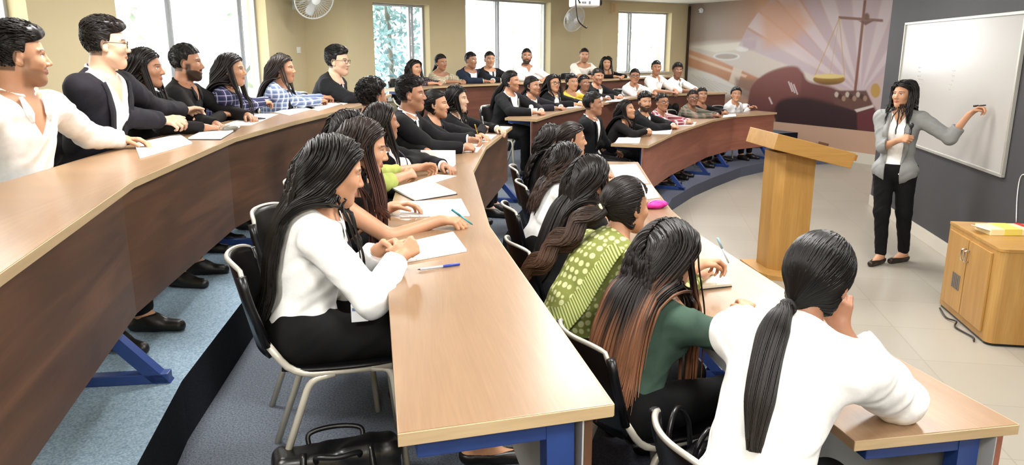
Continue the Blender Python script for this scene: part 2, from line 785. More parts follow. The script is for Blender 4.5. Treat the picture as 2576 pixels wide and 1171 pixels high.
    # ---- fields
    def hands(self):
        self.fing = {}
        s = 0.97 * self.g
        for sd in (1, -1):
            xt, d, b = self.HF[sd]
            W = self.W[sd]
            (c1, c2, c3), tf = HAND[self.pose[sd]]
            T = lambda x, y, z: W + s * (xt * x + d * y + b * z)
            segs = []
            for i, (x, y, l) in enumerate(((0.028, 0.088, 1.0), (0.0095, 0.093, 1.1), (-0.0095, 0.088, 1.02), (-0.027, 0.078, 0.8))):
                segs.append((T(x * 0.35, 0.005, 0), T(x, y, 0), 0.0125 * s, 0.0105 * s))
                P = T(x, y, 0)
                ang = 0
                spread = nz(d + xt * (x * 2.2))
                for c, ln, ra, rb in ((c1, 0.042, 0.0098, 0.0088), (c2, 0.026, 0.0088, 0.0078), (c3, 0.021, 0.0078, 0.0062)):
                    ang += R_(c * (1 + 0.10 * (i - 1)))
                    Qd = math.cos(ang) * spread - math.sin(ang) * b
                    P2 = P + Qd * ln * l * s
                    segs.append((P, P2, ra * s, rb * s))
                    P = P2
            t0, t1 = T(0.018, 0.018, -0.006), T(0.042, 0.048, -0.012)
            dr = nz(xt * (0.5 - 0.75 * tf) + d * 0.8 - b * (0.15 + 0.5 * tf))
            t2 = t1 + dr * 0.034 * s
            dr = nz(dr - xt * 0.35 * tf - b * 0.1)
            segs += [(t0, t1, 0.015 * s, 0.0118 * s), (t1, t2, 0.0115 * s, 0.0098 * s), (t2, t2 + dr * 0.026 * s, 0.0098 * s, 0.0074 * s)]
            pts = np.array([q for a in segs for q in a[:2]] + [W])
            self.fing[sd] = (segs, pts.min(0) - 0.016, pts.max(0) + 0.016)

    def f_hand(self, p, sd):
        segs, lo, hi = self.fing[sd]

        def fn(x):
            d = np.full(len(x), 9.0)
            for i, (a, b, ra, rb) in enumerate(segs):
                d = smin(d, cone(x, a, b, ra, rb), 0.012 if i % 4 == 0 and i < 16 else 0.0035)
            return smin(d, cone(x, self.W[sd] - nz(self.W[sd] - self.E[sd]) * 0.03, self.W[sd] + self.HF[sd][1] * 0.02, 0.024 * self.g, 0.022 * self.g), 0.014)
        return within(p, lo, hi, fn, 0.05)

    def f_arm(self, p, sd, end=2.0, add=0.0):
        S, E, W = self.S[sd], self.E[sd], self.W[sd]
        g = self.g
        m = 1.06 if self.man else 0.94
        r0, r1, r2, r3 = 0.050 * g * m, 0.038 * g * m, 0.040 * g * m, 0.026 * g * m
        lo, hi = np.minimum(np.minimum(S, E), W) - 0.07, np.maximum(np.maximum(S, E), W) + 0.07

        def fn(x):
            d = cone(x, S, E, r0 + add, r1 + add)
            if end <= 1:
                c = S + (E - S) * end
                return smax(d, (x - c) @ nz(E - S), 0.004)
            e2 = cone(x, E, W, r2 + add, r3 + add * 1.1)
            if end < 1.99:
                c = E + (W - E) * (end - 1)
                e2 = smax(e2, (x - c) @ nz(W - E), 0.004)
            return smin(d, e2, 0.02)
        return within(p, lo, hi, fn, 0.08)

    def f_core(self, p):
        P0, u, r, f, g, tl, Rt = self.P0, self.u, self.r, self.f, self.g, self.tl, self.Rt
        w = self.k.get('girth', 1.0)
        if self.man:
            a, b, c = (0.165, 0.125, 0.12), (0.148, 0.112, 0.16), (0.168, 0.122, 0.17)
        else:
            a, b, c = (0.172, 0.128, 0.12), (0.132, 0.1, 0.15), (0.146, 0.105, 0.16)
        a, b, c = [np.array(x) * g * np.array([w, w, 1]) for x in (a, b, c)]
        d = ell(p, P0 + np.array([0, 0.0, 0.0]), a, self.Rp)
        d = smin(d, ell(p, P0 + u * 0.17 * g * tl, b, Rt), 0.06)
        d = smin(d, ell(p, P0 + u * 0.325 * g * tl, c, Rt), 0.06)
        NB = self.NB
        SL, SR = self.S[-1], self.S[1]
        ce = NB - u * 0.05 * g
        d = smin(d, cone(p, ce + (SR - ce) * 0.2, ce + (SR - ce) * 0.88, 0.068 * g, 0.055 * g), 0.05)
        d = smin(d, cone(p, ce + (SL - ce) * 0.2, ce + (SL - ce) * 0.88, 0.068 * g, 0.055 * g), 0.05)
        d = smin(d, cone(p, NB - u * 0.05 * g, NB + u * 0.012, 0.07 * g, 0.052 * g), 0.04)
        if not self.man:
            for sd in (1, -1):
                d = smin(d, ell(p, P0 + u * 0.30 * g * tl + r * sd * 0.068 * g + f * 0.078 * g, (0.062 * g, 0.055 * g, 0.06 * g), Rt), 0.035)
        return d

    def f_neck(self, p):
        return cone(p, self.NB - self.u * 0.03, self.HC + self.Rh @ np.array([0, -0.022, -0.055]) * self.hs, (0.058 if self.man else 0.05) * self.g, (0.054 if self.man else 0.047) * self.g)

    def f_legs(self, p, add=0.0, end=1.0):
        d = np.full(len(p), 9.0)
        g = self.g * (1.05 if self.man else 1.0)
        for sd in (1, -1):
            H, K, A = self.H[sd], self.K[sd], self.A[sd]
            e = cone(p, H, K, 0.088 * g + add, 0.056 * g + add)
            B = K + (A - K) * end
            e = smin(e, cone(p, K, B, 0.056 * g + add, (0.056 - 0.02 * end) * g + add), 0.03)
            d = smin(d, e, 0.02)
        return d

    def toes(self, sd):
        A, K = self.A[sd], self.K[sd]
        t = self.k.get('toe' + ('R' if sd > 0 else 'L'))
        if t is None:
            t = (sd * 0.18, 1, 0)
        return nz(t)

    def f_feet(self, p, add=0.0):
        d = np.full(len(p), 9.0)
        for sd in (1, -1):
            A = self.A[sd]
            t = self.toes(sd)
            hl = A - t * 0.03 + np.array([0, 0, -A[2] + 0.035])
            tip = A + t * 0.16 + np.array([0, 0, -A[2] + 0.024])
            e = smin(cone(p, hl, tip, 0.033 + add, 0.024 + add), cone(p, A, A + t * 0.06 + np.array([0, 0, -A[2] + 0.045]), 0.034 + add, 0.03 + add), 0.03)
            e = smax(e, -(p[:, 2] - 0.003), 0.006)
            d = np.minimum(d, e)
        return d

    def f_head(self, p, fine=True):
        hs = self.hs
        q = (p - self.HC) @ self.Rh / hs
        jw = 1.0 if self.man else 0.88
        d = ell(q, (0, -0.015, 0.03), (0.075, 0.095, 0.088))
        d = smin(d, ell(q, (0, 0.03, -0.03), (0.060, 0.060, 0.083)), 0.03)
        for s in (1, -1):
            d = smin(d, cone(q, (s * 0.048 * jw, 0.006, -0.058), (0, 0.062, -0.093), 0.020, 0.0215), 0.025)
        if not fine:
            return d * hs
        for s in (1, -1):
            d = smin(d, ell(q, (s * 0.038, 0.058, -0.022), (0.022, 0.02, 0.02)), 0.02)
            d = smax(d, -ell(q, (s * 0.031, 0.092, 0.007), (0.017, 0.015, 0.0115)), 0.010)
            d = smin(d, ell(q, (s * 0.031, 0.0645, 0.006), (0.0135, 0.0135, 0.0135)), 0.002)
            d = smin(d, cone(q, (s * 0.018, 0.0775, 0.0125), (s * 0.045, 0.068, 0.0115), 0.0034, 0.003), 0.004)
            d = smin(d, cone(q, (s * 0.012, 0.080, 0.024), (s * 0.050, 0.066, 0.026), 0.006, 0.005), 0.012)
            # ear
            e = ell(q, (s * 0.077, -0.008, -0.004), (0.010, 0.020, 0.031), rotz(s * 0.45))
            e = smax(e, -ell(q, (s * 0.086, -0.004, 0.002), (0.008, 0.011, 0.018)), 0.006)
            e = smin(e, ell(q, (s * 0.074, 0.002, -0.03), (0.008, 0.008, 0.009)), 0.008)
            d = smin(d, e, 0.006)
        d = smin(d, cone(q, (0, 0.081, 0.012), (0, 0.101, -0.025), 0.0072, 0.0112), 0.010)
        for s in (1, -1):
            d = smin(d, ell(q, (s * 0.0115, 0.092, -0.0295), (0.0078, 0.010, 0.0075)), 0.006)
        lp = 1.0 if self.man else 1.12
        for s in (1, -1):
            d = smin(d, cone(q, (s * 0.020, 0.0825, -0.0562), (s * 0.003, 0.0895, -0.0518), 0.0032, 0.0045 * lp), 0.004)
            d = smin(d, cone(q, (s * 0.018, 0.0825, -0.0590), (0, 0.0890, -0.0625), 0.0034, 0.0056 * lp), 0.004)
        if self.k.get('beard') == 'full':
            d = d - 0.0035 * self.beard_mask(q)
        return d * hs

    def beard_mask(self, q):
        x, y, z = np.abs(q[:, 0]), q[:, 1], q[:, 2]
        st = lambda v, a, b: np.clip((v - a) / (b - a), 0, 1)
        lip = ((x / 0.023) ** 2 + ((z + 0.0575) / 0.0085) ** 2 < 1) & (y > 0.07)
        jaw = st(-z, 0.050 - 0.35 * np.clip(x - 0.03, 0, 1), 0.060 - 0.35 * np.clip(x - 0.03, 0, 1)) * st(y, -0.005, 0.012) * st(z, -0.128, -0.116)
        side = st(x, 0.056, 0.064) * st(-z, -0.005, 0.01) * st(y, -0.004, 0.006) * (1 - st(y, 0.028, 0.04))
        mou = st(-z, 0.036, 0.041) * (1 - st(-z, 0.0495, 0.053)) * (x < 0.034) * st(y, 0.07, 0.075)
        m = np.maximum(np.maximum(jaw, mou), side * 0.9)
        m[lip] = 0
        return m

    def f_body(self, p):
        d = self.f_core(p)
        for sd in (1, -1):
            d = smin(d, self.f_arm(p, sd), 0.03)
            d = smin(d, self.f_hand(p, sd), 0.008)
        d = smin(d, self.f_legs(p), 0.04)
        d = smin(d, self.f_feet(p), 0.02)
        lo = self.HC - 0.14
        hi = self.HC + 0.14
        h = within(p, lo, hi, lambda x: self.f_head(x, self.q > 0 or True), 0.08)
        d = smin(d, smin(h, self.f_neck(p), 0.02), 0.02)
        return d

    def f_wear(self, p):
        """what hair must stay outside of"""
        d = smin(self.f_core(p), self.f_neck(p), 0.02)
        for sd in (1, -1):
            d = smin(d, self.f_arm(p, sd), 0.03)
        d = d - 0.02
        return np.minimum(d, self.f_head(p, False) - 0.002)

    def bounds(self, arms=True, legs=False, head=False):
        P = [self.P0 + 0.2, self.P0 - 0.2, self.NB + 0.1, self.NB - 0.1, *self.S.values()]
        if arms:
            P += list(self.E.values()) + list(self.W.values())
            P += [x[1] for x in self.fing.values()] + [x[2] for x in self.fing.values()]
        if legs:
            P += list(self.K.values())
            for sd in (1, -1):
                P += [self.A[sd] + self.toes(sd) * 0.2 - np.array([0, 0, self.A[sd][2]]), self.A[sd] - self.toes(sd) * 0.06]
        if head:
            P += [self.HC + 0.15, self.HC - 0.15]
        P = np.array(P)
        return P.min(0) - 0.085, P.max(0) + 0.085

    # ---- parts
    def paint(self, V):
        k = self.k
        q = (V - self.HC) @ self.Rh / self.hs
        base = np.array(lin(SKIN[k.get('skin', 'b')]))
        c = np.tile(base, (len(V), 1))
        c *= (1 + 0.05 * np.sin(45 * V[:, :1] + 30 * V[:, 2:3]))
        near = (np.abs(q) < 0.14).all(1)
        x, y, z = np.abs(q[:, 0]), q[:, 1], q[:, 2]

        def put(m, col, a):
            m = np.clip(m, 0, 1)[:, None] * a * near[:, None]
            c[:] = c * (1 - m) + np.array(lin(col)) * m
        hair = k.get('hair_col', '1c1614')
        fz = 1.0 if self.q else 1.25
        front = y > 0.05
        put((front & (np.abs(z - (0.0285 - 3.0 * (x - 0.031) ** 2)) < 0.0038 * fz) & (x > 0.011) & (x < 0.053)).astype(float), hair, 0.85)
        put((front & (((x / 0.0235) ** 2 + ((z + 0.0572) / 0.0095) ** 2) < 1) & (y > 0.07)).astype(float), '9c4a44' if not self.man else '8f5548', 0.75)
        ex = (x - 0.0315) / 0.0125
        ez = (z - 0.0055) / (0.0058 * fz)
        put((front & (ex ** 2 + ez ** 2 < 1)).astype(float), 'f2ece6', 0.9)
        put((front & (ex ** 2 + ez ** 2 < 1) & ((x - 0.031) ** 2 + (z - 0.0055) ** 2 < 0.0056 ** 2)).astype(float), '140c08', 1.0)
        put((front & (np.abs(ex) < 1.1) & (np.abs(z - (0.0125 - 18 * (x - 0.0315) ** 2)) < 0.0022)).astype(float), '120c0a', 0.9)
        b = k.get('beard')
        if b:
            m = self.beard_mask(q)
            put(m, hair, {'full': 0.93, 'stubble': 0.45}.get(b, 0.5))
        if k.get('hair') in ('short', 'quiff', 'curly'):
            reg = np.maximum(0.0, np.clip(-self.scalp(q, True) / 0.006, 0, 1))
            put(reg, hair, 0.75)
        return c

    def scalp(self, q, man=False):
        """negative where hair grows"""
        x, y, z = np.abs(q[:, 0]), q[:, 1], q[:, 2]
        if man:
            c1 = (0.040 + 0.50 * (y - 0.01) - z + 3.0 * np.clip(x - 0.045, 0, 1) ** 1.5 * (y > 0.02)) / 1.12
            c2 = np.maximum(np.maximum(y - 0.014 - 0.1 * z, -0.060 - z), 0.012 - z - 6 * np.clip(-y - 0.01, 0, 1))
        else:
            c1 = (0.050 + 0.42 * (y - 0.015) - z) / 1.08
            c2 = np.maximum(y - 0.008, -0.075 - z)
        return np.minimum(c1, c2)

    def cloth_field(self, gm):
        P0, u, r, f, g, tl = self.P0, self.u, self.r, self.f, self.g, self.tl
        off = gm.get('off', 0.009)
        hem = gm.get('hem', -0.07)
        slv = gm.get('sleeve', 1.95)
        amp = gm.get('fold', 0.003)
        neck = gm.get('neck', ('round', 0.01))
        ph = self.k.get('seed', 1) * 1.7
        NB = self.NB
        nup = nz(u + 0.42 * f)
        flare = gm.get('flare', 0.0)
        sadd = gm.get('loose', 0.004)

        def fn(p):
            d = self.f_core(p)
            if hem < -0.09:
                d = smin(d, self.f_legs(p) if gm.get('lap') else d + 1, 0.05)
            if slv > 0:
                for sd in (1, -1):
                    d = smin(d, self.f_arm(p, sd, slv, sadd), 0.03)
            rel = p - P0
            v, xx, yy = rel @ u, rel @ r, rel @ f
            o = off + folds(p, amp, ph)
            if flare:
                o = o + flare * np.clip(0.12 - v, 0, 0.3)
            w = None
            if neck[0] in ('v', 'open'):
                v0, sl = neck[1] * g * tl, neck[2]
                w = np.clip(v - v0, 0, 1) * sl + (neck[3] if neck[0] == 'open' else 0)
                if neck[0] == 'v':
                    w = np.where(v > v0, w, -0.01)
            d = d - o
            d = smax(d, np.minimum((p - NB) @ nup - (neck[1] if neck[0] == 'round' else 0.018), 0.17 - L2(p - NB)), 0.006)
            if w is not None:
                d = smax(d, np.minimum(np.minimum(w - np.abs(xx), yy + 0.02), 0.25 - yy), 0.004)
            d = smax(d, hem - v, 0.004)
            if gm.get('collar'):
                n0, n1 = NB - u * 0.005, self.HC + self.Rh @ np.array([0, -0.022, -0.055]) * self.hs
                t = ((p - n0) @ nz(n1 - n0))
                rad = (0.067 if self.man else 0.058) * g + off * 0.3
                shell = np.abs(cone(p, n0, n1, rad, rad * 0.96)) - 0.0048
                tt = t + 0.35 * (yy - (NB - P0) @ f) * 0.6
                shell = smax(shell, np.maximum(-0.02 - tt, tt - gm['collar']), 0.003)
                gap = gm.get('gap', 0.018)
                shell = smax(shell, np.minimum(gap + 0.5 * np.clip(t, 0, 1) - np.abs(xx), yy - (NB - P0) @ f), 0.003)
                d = smin(d, shell, 0.006)
            return d
        return fn

    def front_point(self, x, v, off, back=False):
        P0, u, r, f = self.P0, self.u, self.r, self.f
        sg = -1 if back else 1
        base = P0 + u * v * self.g * self.tl + r * x
        ys = np.linspace(0.32, -0.02, 70) * sg
        P = base[None] + f[None] * ys[:, None]
        d = smin(self.f_core(P), self.f_neck(P), 0.02) - off
        k = np.argmax(d < 0)
        return P[k] if (d < 0).any() else P[-1]

    def ribbon(self, name, pts, w, off, m, th=0.003, back=False):
        """a strip lying on the chest along (x, v) points"""
        C = np.array([self.front_point(x, v, off, back) for x, v in pts])
        C = smooth_path(C, max(6, 4 * len(C)))
        W_ = np.interp(np.linspace(0, 1, len(C)), np.linspace(0, 1, len(np.atleast_1d(w))), np.atleast_1d(w)) if np.ndim(w) else np.full(len(C), w)
        t = np.gradient(C, axis=0)
        t /= np.linalg.norm(t, axis=1, keepdims=True) + 1e-9
        fn = self.f * (-1 if back else 1)
        sx = np.cross(t, fn[None])
        sx /= np.linalg.norm(sx, axis=1, keepdims=True) + 1e-9
        V = np.stack([C - sx * W_[:, None] / 2, C + sx * W_[:, None] / 2, C + sx * W_[:, None] / 2 + fn * th, C - sx * W_[:, None] / 2 + fn * th], 1)
        n = len(C)
        idx = np.arange(n * 4).reshape(n, 4)
        Q = np.stack([idx[:-1], np.roll(idx[:-1], -1, 1), np.roll(idx[1:], -1, 1), idx[1:]], -1).reshape(-1, 4)
        o = new_mesh(name, V.reshape(-1, 3), Q, m=m, parent=self.root, NG=[idx[0][::-1].copy(), idx[-1].copy()], smooth=False)
        return o, C

    # ---- hair
    def hair(self):
        k = self.k
        style = k.get('hair', 'long')
        if style == 'none':
            return
        q2 = self.q
        hc = np.array(lin(k.get('hair_col', '1c1614'))) * 0.62
        tip = np.array(lin(k['tip_col'])) if 'tip_col' in k else hc * 1.15
        man = style in ('short', 'quiff', 'curly')
        HC, Rh, hs = self.HC, self.Rh, self.hs

        def capf(p):
            q = (p - HC) @ Rh / hs
            if man:
                th = 0.012 if style != 'short' else 0.008
                d = ell(q, (0, -0.012, 0.036), (0.0775 + th * .25, 0.097 + th * .4, 0.088 + th))
                if style == 'quiff':
                    d = smin(d, ell(q, (0, 0.028, 0.100), (0.056, 0.062, 0.032)), 0.03)
                if style == 'curly':
                    d = smin(d, ell(q, (0, 0.0, 0.085), (0.072, 0.085, 0.05)), 0.03)
                a = 0.0035 if style != 'curly' else 0.006
                d = d + a * np.sin(95 * q[:, 0] + 1.2 * np.sin(60 * q[:, 1])) * np.sin(80 * q[:, 1] + 70 * q[:, 2])
                return smax(d, self.scalp(q, True) - 0.002, 0.008) * hs
            th = 0.009
            d = ell(q, (0, -0.016, 0.03), (0.076 + th, 0.096 + th, 0.089 + th))
            return smax(d, self.scalp(q), 0.008) * hs
        V, Q = skin_of(capf, HC - 0.17, HC + 0.19, (0.011, 0.0075, 0.0055)[q2])
        cols = np.tile(hc, (len(V), 1)) * (0.9 + 0.25 * rng.random((len(V), 1)))
        VV, QQ, CC = [V], [Q], [cols]
        nv = len(V)

        def add(P, Rr, c, ns):
            nonlocal nv
            v, qd, _ = tube_data(P, Rr, ns, caps=False)
            VV.append(v)
            QQ.append(qd + nv)
            CC.append(np.repeat(c.reshape(-1, 3), ns, 0))
            nv += len(v)

        # roots
        N = k.get('strands', (90, 320, 1000)[q2] if not man else (90, 300, 700)[q2])
        dirs = rng.normal(size=(N * 14, 3))
        dirs /= np.linalg.norm(dirs, axis=1, keepdims=True)
        qp = dirs * np.array([0.077, 0.097, 0.090]) + np.array([0, -0.015, 0.031])
        ok = (self.scalp(qp, man) < (-0.006 if man else -0.002))
        qp = qp[ok][:N]
        nr = qp - np.array([0, -0.015, 0.031])
        nr /= np.linalg.norm(nr, axis=1, keepdims=True)
        S = len(qp)
        shade = 0.75 + 0.55 * rng.random((S, 1, 1))
        if man:
            T = 5
            fl = {'short': np.array([0, 0.6, -0.3]), 'quiff': np.array([0.3, -0.85, 0.25]), 'curly': np.array([0.1, 0.3, 0.2])}[style]
            fl = fl - nr * (nr @ fl)[:, None]
            ln = {'short': 0.016, 'quiff': 0.042, 'curly': 0.034}[style] * (0.6 + 0.8 * np.clip((qp[:, 2] - 0.0) / 0.1, 0, 1))
            jit = rng.normal(size=(S, 3)) * (0.16 if style != 'curly' else 0.6)
            P = np.zeros((S, T, 3))
            cur = qp + nr * (0.004 if style == 'short' else 0.008)
            dd = nr * (0.55 if style == 'curly' else 0.42) + fl + jit
            for t in range(T):
                P[:, t] = cur
                dd = dd / np.linalg.norm(dd, axis=1, keepdims=True)
                cur = cur + dd * (ln / (T - 1))[:, None]
                c0 = np.array([0, -0.012, 0.036])
                er = np.array([0.0775, 0.097, 0.088])
                k0 = L2((cur - c0) / er)
                lift = (0.10, 0.16, 0.30)[('short', 'quiff', 'curly').index(style)] + 0.22 * (style == 'quiff') * np.clip((cur[:, 2] - 0.06) / 0.05, 0, 1)
                cur = c0 + (cur - c0) * (np.minimum(k0, 1 + lift * (0.6 + 0.4 * t / T)) / k0)[:, None]
                dd = dd + (np.cross(dd, rng.normal(size=(S, 3))) * 0.6 if style == 'curly' else np.array([0, 0.0, -0.1]))
            Pw = HC + (P * hs) @ Rh.T
            Rr = np.linspace(1, 0.35, T)[None] * np.full((S, 1), (0.0065, 0.0046, 0.0032)[q2])
            add(Pw, Rr, np.broadcast_to(hc, (S, T, 3)) * shade, 4)
        else:
            part = k.get('part', 0.0)
            T = (12, 20, 28)[q2]
            L = k.get('len', 0.42) * (0.85 + 0.3 * rng.random(S))
            L = L * (1 - k.get('short_front', 0.0) * np.clip((qp[:, 1] + 0.02) / 0.04, 0, 1))
            rad = (0.0070, 0.0040, 0.0023)[q2]
            wave = k.get('wave', 0.0)
            tie = k.get('tie')
            P = np.zeros((S, T, 3))
            cur = qp + nr * 0.010
            curw = HC + (cur * hs) @ Rh.T
            thick = 0.006 + 0.022 * rng.random(S) ** 1.5
            if tie is not None:
                tq = np.array(tie, float)
                n1 = T // 2
                for t in range(n1):
                    P[:, t] = HC + (cur * hs) @ Rh.T
                    cur = cur + (tq - cur) / (n1 - t) + 0.0
                    w_ = HC + (cur * hs) @ Rh.T
                    d = self.f_head(w_, False)
                    c0 = np.array([0, -0.015, 0.025])
                    nn = cur - c0
                    nn /= np.linalg.norm(nn, axis=1, keepdims=True)
                    push = np.clip(0.012 + 0.004 * (thick / 0.028) - d, 0, 0.03) * (1 - (t / n1) ** 4)
                    cur = cur + nn * push[:, None]
                add(P[:, :n1], np.linspace(rad * 1.5, rad, n1)[None] * np.ones((S, 1)), np.broadcast_to(hc, (S, n1, 3)) * shade, 4)
                # tail: one middle line that hangs and slides off the back, strands bundled about it
                if k.get('bun'):
                    bq = HC + (np.array(k['bun']) * hs) @ Rh.T
                    rb = k.get('bun_r', 0.04)
                    bs = rng.normal(size=(S, 3))
                    bs /= np.linalg.norm(bs, axis=1, keepdims=True)
                    ax = np.cross(bs, rng.normal(size=(S, 3)))
                    ax /= np.linalg.norm(ax, axis=1, keepdims=True)
                    an = np.linspace(0, 2.2, 8)
                    pb = bq + rb * (bs[:, None] * np.cos(an)[None, :, None] + ax[:, None] * np.sin(an)[None, :, None])
                    add(pb, np.full((S, 8), rad * 2.2), np.broadcast_to(hc, (S, 8, 3)) * shade, 4)
                    V2, Q2 = skin_of(lambda p: L2(p - bq) - rb, bq - rb - 0.02, bq + rb + 0.02, 0.009)
                    VV.append(V2)
                    QQ.append(Q2 + nv)
                    CC.append(np.tile(hc, (len(V2), 1)))
                    nv += len(V2)
                    tail = 0
                else:
                    tail = k.get('len', 0.4)
                if tail:
                    M = 26
                    mid = [HC + (tq * hs) @ Rh.T]
                    dv = nz(Rh @ np.array(k.get('tail_dir', (0, -0.7, -0.9))))
                    tr = k.get('tail_r', 0.03)
                    for t in range(M - 1):
                        dv = nz(dv * 0.72 + np.array(k.get('tail_pull', (0, 0, -0.5))))
                        nx = mid[-1] + dv * tail / (M - 1)
                        for _ in range(2):
                            e = 0.004
                            o4 = nx[None] + np.array([[0, 0, 0], [e, 0, 0], [0, e, 0], [0, 0, e]])
                            d4 = self.f_wear(o4)
                            if d4[0] < tr * 0.7:
                                nx = nx + nz(d4[1:] - d4[0]) * (tr * 0.7 - d4[0])
                        dv = nz(nx - mid[-1])
                        mid.append(nx)
                    mid = np.array(mid)
                    for _ in range(6):
                        mid[1:-1] = (mid[:-2] + 2 * mid[1:-1] + mid[2:]) / 4
                    S2 = int(S * 0.8)
                    ph = rng.random(S2) * 2 * PI
                    ph2 = 0.9 * np.cos(ph * 3) + 1.2 * rng.random(S2)
                    rr = np.sqrt(rng.random(S2))
                    tt = np.linspace(0, 1, M)
                    prof = tr * np.interp(tt, [0, 0.06, 0.25, 0.7, 1], [0.4, 0.62, 1.0, 0.95, 0.45])
                    tg = np.gradient(mid, axis=0)
                    tg /= np.linalg.norm(tg, axis=1, keepdims=True)
                    a1 = np.cross(tg, [0.3, 1, 0.2])
                    a1 /= np.linalg.norm(a1, axis=1, keepdims=True)
                    a2 = np.cross(tg, a1)
                    cut = 0.82 + 0.18 * rng.random(S2)
                    P2 = np.zeros((S2, M, 3))
                    for j in range(M):
                        ts = tt[j] * cut
                        C = np.stack([np.interp(ts, tt, mid[:, i]) for i in range(3)], -1)
                        w1 = wave * np.sin(ts * 20 + ph2) if wave else 0
                        o1 = (rr * np.cos(ph + 0.8 * ts) + w1)[:, None] * a1[j]
                        o2 = (rr * np.sin(ph + 0.8 * ts))[:, None] * a2[j] * 0.7
                        P2[:, j] = C + (o1 + o2) * np.interp(ts, tt, prof)[:, None]
                    f_ = tt[None, :, None] * cut[:, None, None]
                    cc = (hc * (1 - f_) + tip * f_) * shade[:S2]
                    add(P2, np.linspace(1.3, 0.5, M)[None] * np.full((S2, 1), rad), cc, 4)
                    sl = tube_data(mid[None], (prof * 0.62)[None], 10, caps=False)
                    VV.append(sl[0])
                    QQ.append(sl[1] + nv)
                    CC.append(np.repeat(hc * (1 - tt[:, None]) + tip * tt[:, None], 10, 0) * 0.7)
                    nv += len(sl[0])
                    if k.get('tie_col'):
                        t_ = mid[1] - mid[0]
                        Mx = Vector(nz(t_)).to_track_quat('Z', 'Y').to_matrix().to_4x4()
                        Mx.translation = Vector(mid[0] + t_ * 0.6)
                        n_ = 16
                        an = np.linspace(0, 2 * PI, n_)
                        ring = np.array([np.array(Mx @ Vector((0.018 * math.cos(a), 0.018 * math.sin(a), 0))) for a in an])
                        tube('hair_tie', ring, 0.006, mat('hair tie ' + k['tie_col'], k['tie_col'], 0.7), self.root, 8)
            else:
                front = k.get('front', 0.0)     # share of strands falling in front of the shoulders
                isf = (qp[:, 1] > 0.005) & (rng.random(S) < front)
                sx = np.where(qp[:, 0] > part, 1.0, -1.0)
                if k.get('sweep'):
                    sx[:] = k['sweep']
                step = L / (T - 1)
                ph = rng.random(S) * 6.28
                pw = curw
                for t in range(T):
                    P[:, t] = pw
                    q = (pw - HC) @ Rh / hs
                    x_, y_, z_ = q[:, 0], q[:, 1], q[:, 2]
                    over = np.clip((z_ + 0.02) / 0.09, 0, 1)
                    latw = np.clip((0.085 - np.abs(x_)) / 0.085, 0, 1) * over * 1.7
                    dq = np.stack([sx * latw, -np.clip(y_ - (-0.02), 0, 1) * 9.0 * over, -0.55 - 0 * x_], -1)
                    dw = dq @ Rh.T
                    low = (1 - over)[:, None]
                    back = np.where(isf, 0.25, -1.1)
                    dw = dw * (1 - low) + low * np.stack([-x_ * np.where(isf, 0.0, k.get('gather', 4.0)) * (np.abs(x_) > 0.07), back * np.clip((pw[:, 2] - self.NB[2] + 0.12) / 0.12, 0, 1) * np.where(y_ > -0.13, 1, 0.1), -np.ones(S)], -1)
                    dw /= np.linalg.norm(dw, axis=1, keepdims=True)
                    if wave:
                        dw = dw + low * wave * 14 * np.stack([np.sin(t * 0.95 + ph), np.cos(t * 0.95 + ph), np.zeros(S)], -1)
                    pw = pw + dw * step[:, None]
                    tgt = 0.004 + thick * np.clip((t + 1) / 5, 0, 1)
                    for _ in range(2):
                        e = 0.004
                        d0 = self.f_wear(pw)
                        gx = np.stack([self.f_wear(pw + np.eye(3)[i] * e) - d0 for i in range(3)], -1)
                        gx /= np.linalg.norm(gx, axis=1, keepdims=True) + 1e-9
                        pw = pw + gx * np.clip(tgt - d0, 0, 0.05)[:, None]
                tt = np.linspace(0, 1, T)[None, :, None]
                bl = np.clip((tt - k.get('ombre', 0.3)) / 0.35, 0, 1)
                cc = (hc * (1 - bl) + tip * bl) * shade
                fat = np.where(rng.random(S) < 0.3, 2.4, 1.3)[:, None]
                fat = fat * np.where(thick < 0.012, 1.5, 1.0)[:, None]
                add(P, np.interp(np.linspace(0, 1, T), [0, 0.1, 0.8, 1], [0.8, 1, 1, 0.3])[None] * rad * fat, cc, 4)
        V = np.concatenate(VV)
        Q = np.concatenate(QQ)
        C = np.concatenate(CC)
        new_mesh('hair', V, Q, m=HAIR, parent=self.root, col=C)

    def glasses(self, col='1a1a1c'):
        HC, Rh, hs = self.HC, self.Rh, self.hs
        W = lambda x, y, z: HC + Rh @ np.array([x, y, z]) * hs
        paths = []
        for s in (1, -1):
            an = np.linspace(0, 2 * PI, 18)
            paths.append([W(s * 0.033 + 0.023 * math.cos(a), 0.097 - 0.18 * abs(0.023 * math.cos(a) * s + 0.01) * 0.5, 0.004 + 0.017 * math.sin(a)) for a in an])
            paths.append(smooth_path([W(s * 0.056, 0.092, 0.010), W(s * 0.076, 0.07, 0.011), W(s * 0.081, 0.0, 0.010), W(s * 0.080, -0.012, 0.0)], 18))
        paths.append([W(x, 0.098, 0.008) for x in np.linspace(-0.011, 0.011, 18)])
        V, Q, NG = tube_data(np.array(paths), (0.0034, 0.0026, 0.002)[self.q], 6)
        new_mesh('eyeglasses', V, Q, m=mat('spectacle frame ' + col, col, 0.35), parent=self.root, NG=NG)

    def wrist_band(self, sd, col, name='bracelet', w=0.007, frac=0.9, metal=0.0, r=0.031):
        c = self.E[sd] + (self.W[sd] - self.E[sd]) * frac
        t = nz(self.W[sd] - self.E[sd])
        a = nz(np.cross(t, [0.2, 0.3, 1]))
        b = np.cross(t, a)
        an = np.linspace(0, 2 * PI, 20)
        pts = np.array([c + r * self.g * (a * math.cos(x) + b * math.sin(x)) for x in an])
        return tube(name, pts, w / 2, mat(name + ' ' + col, col, 0.35, metal), self.root, 8)

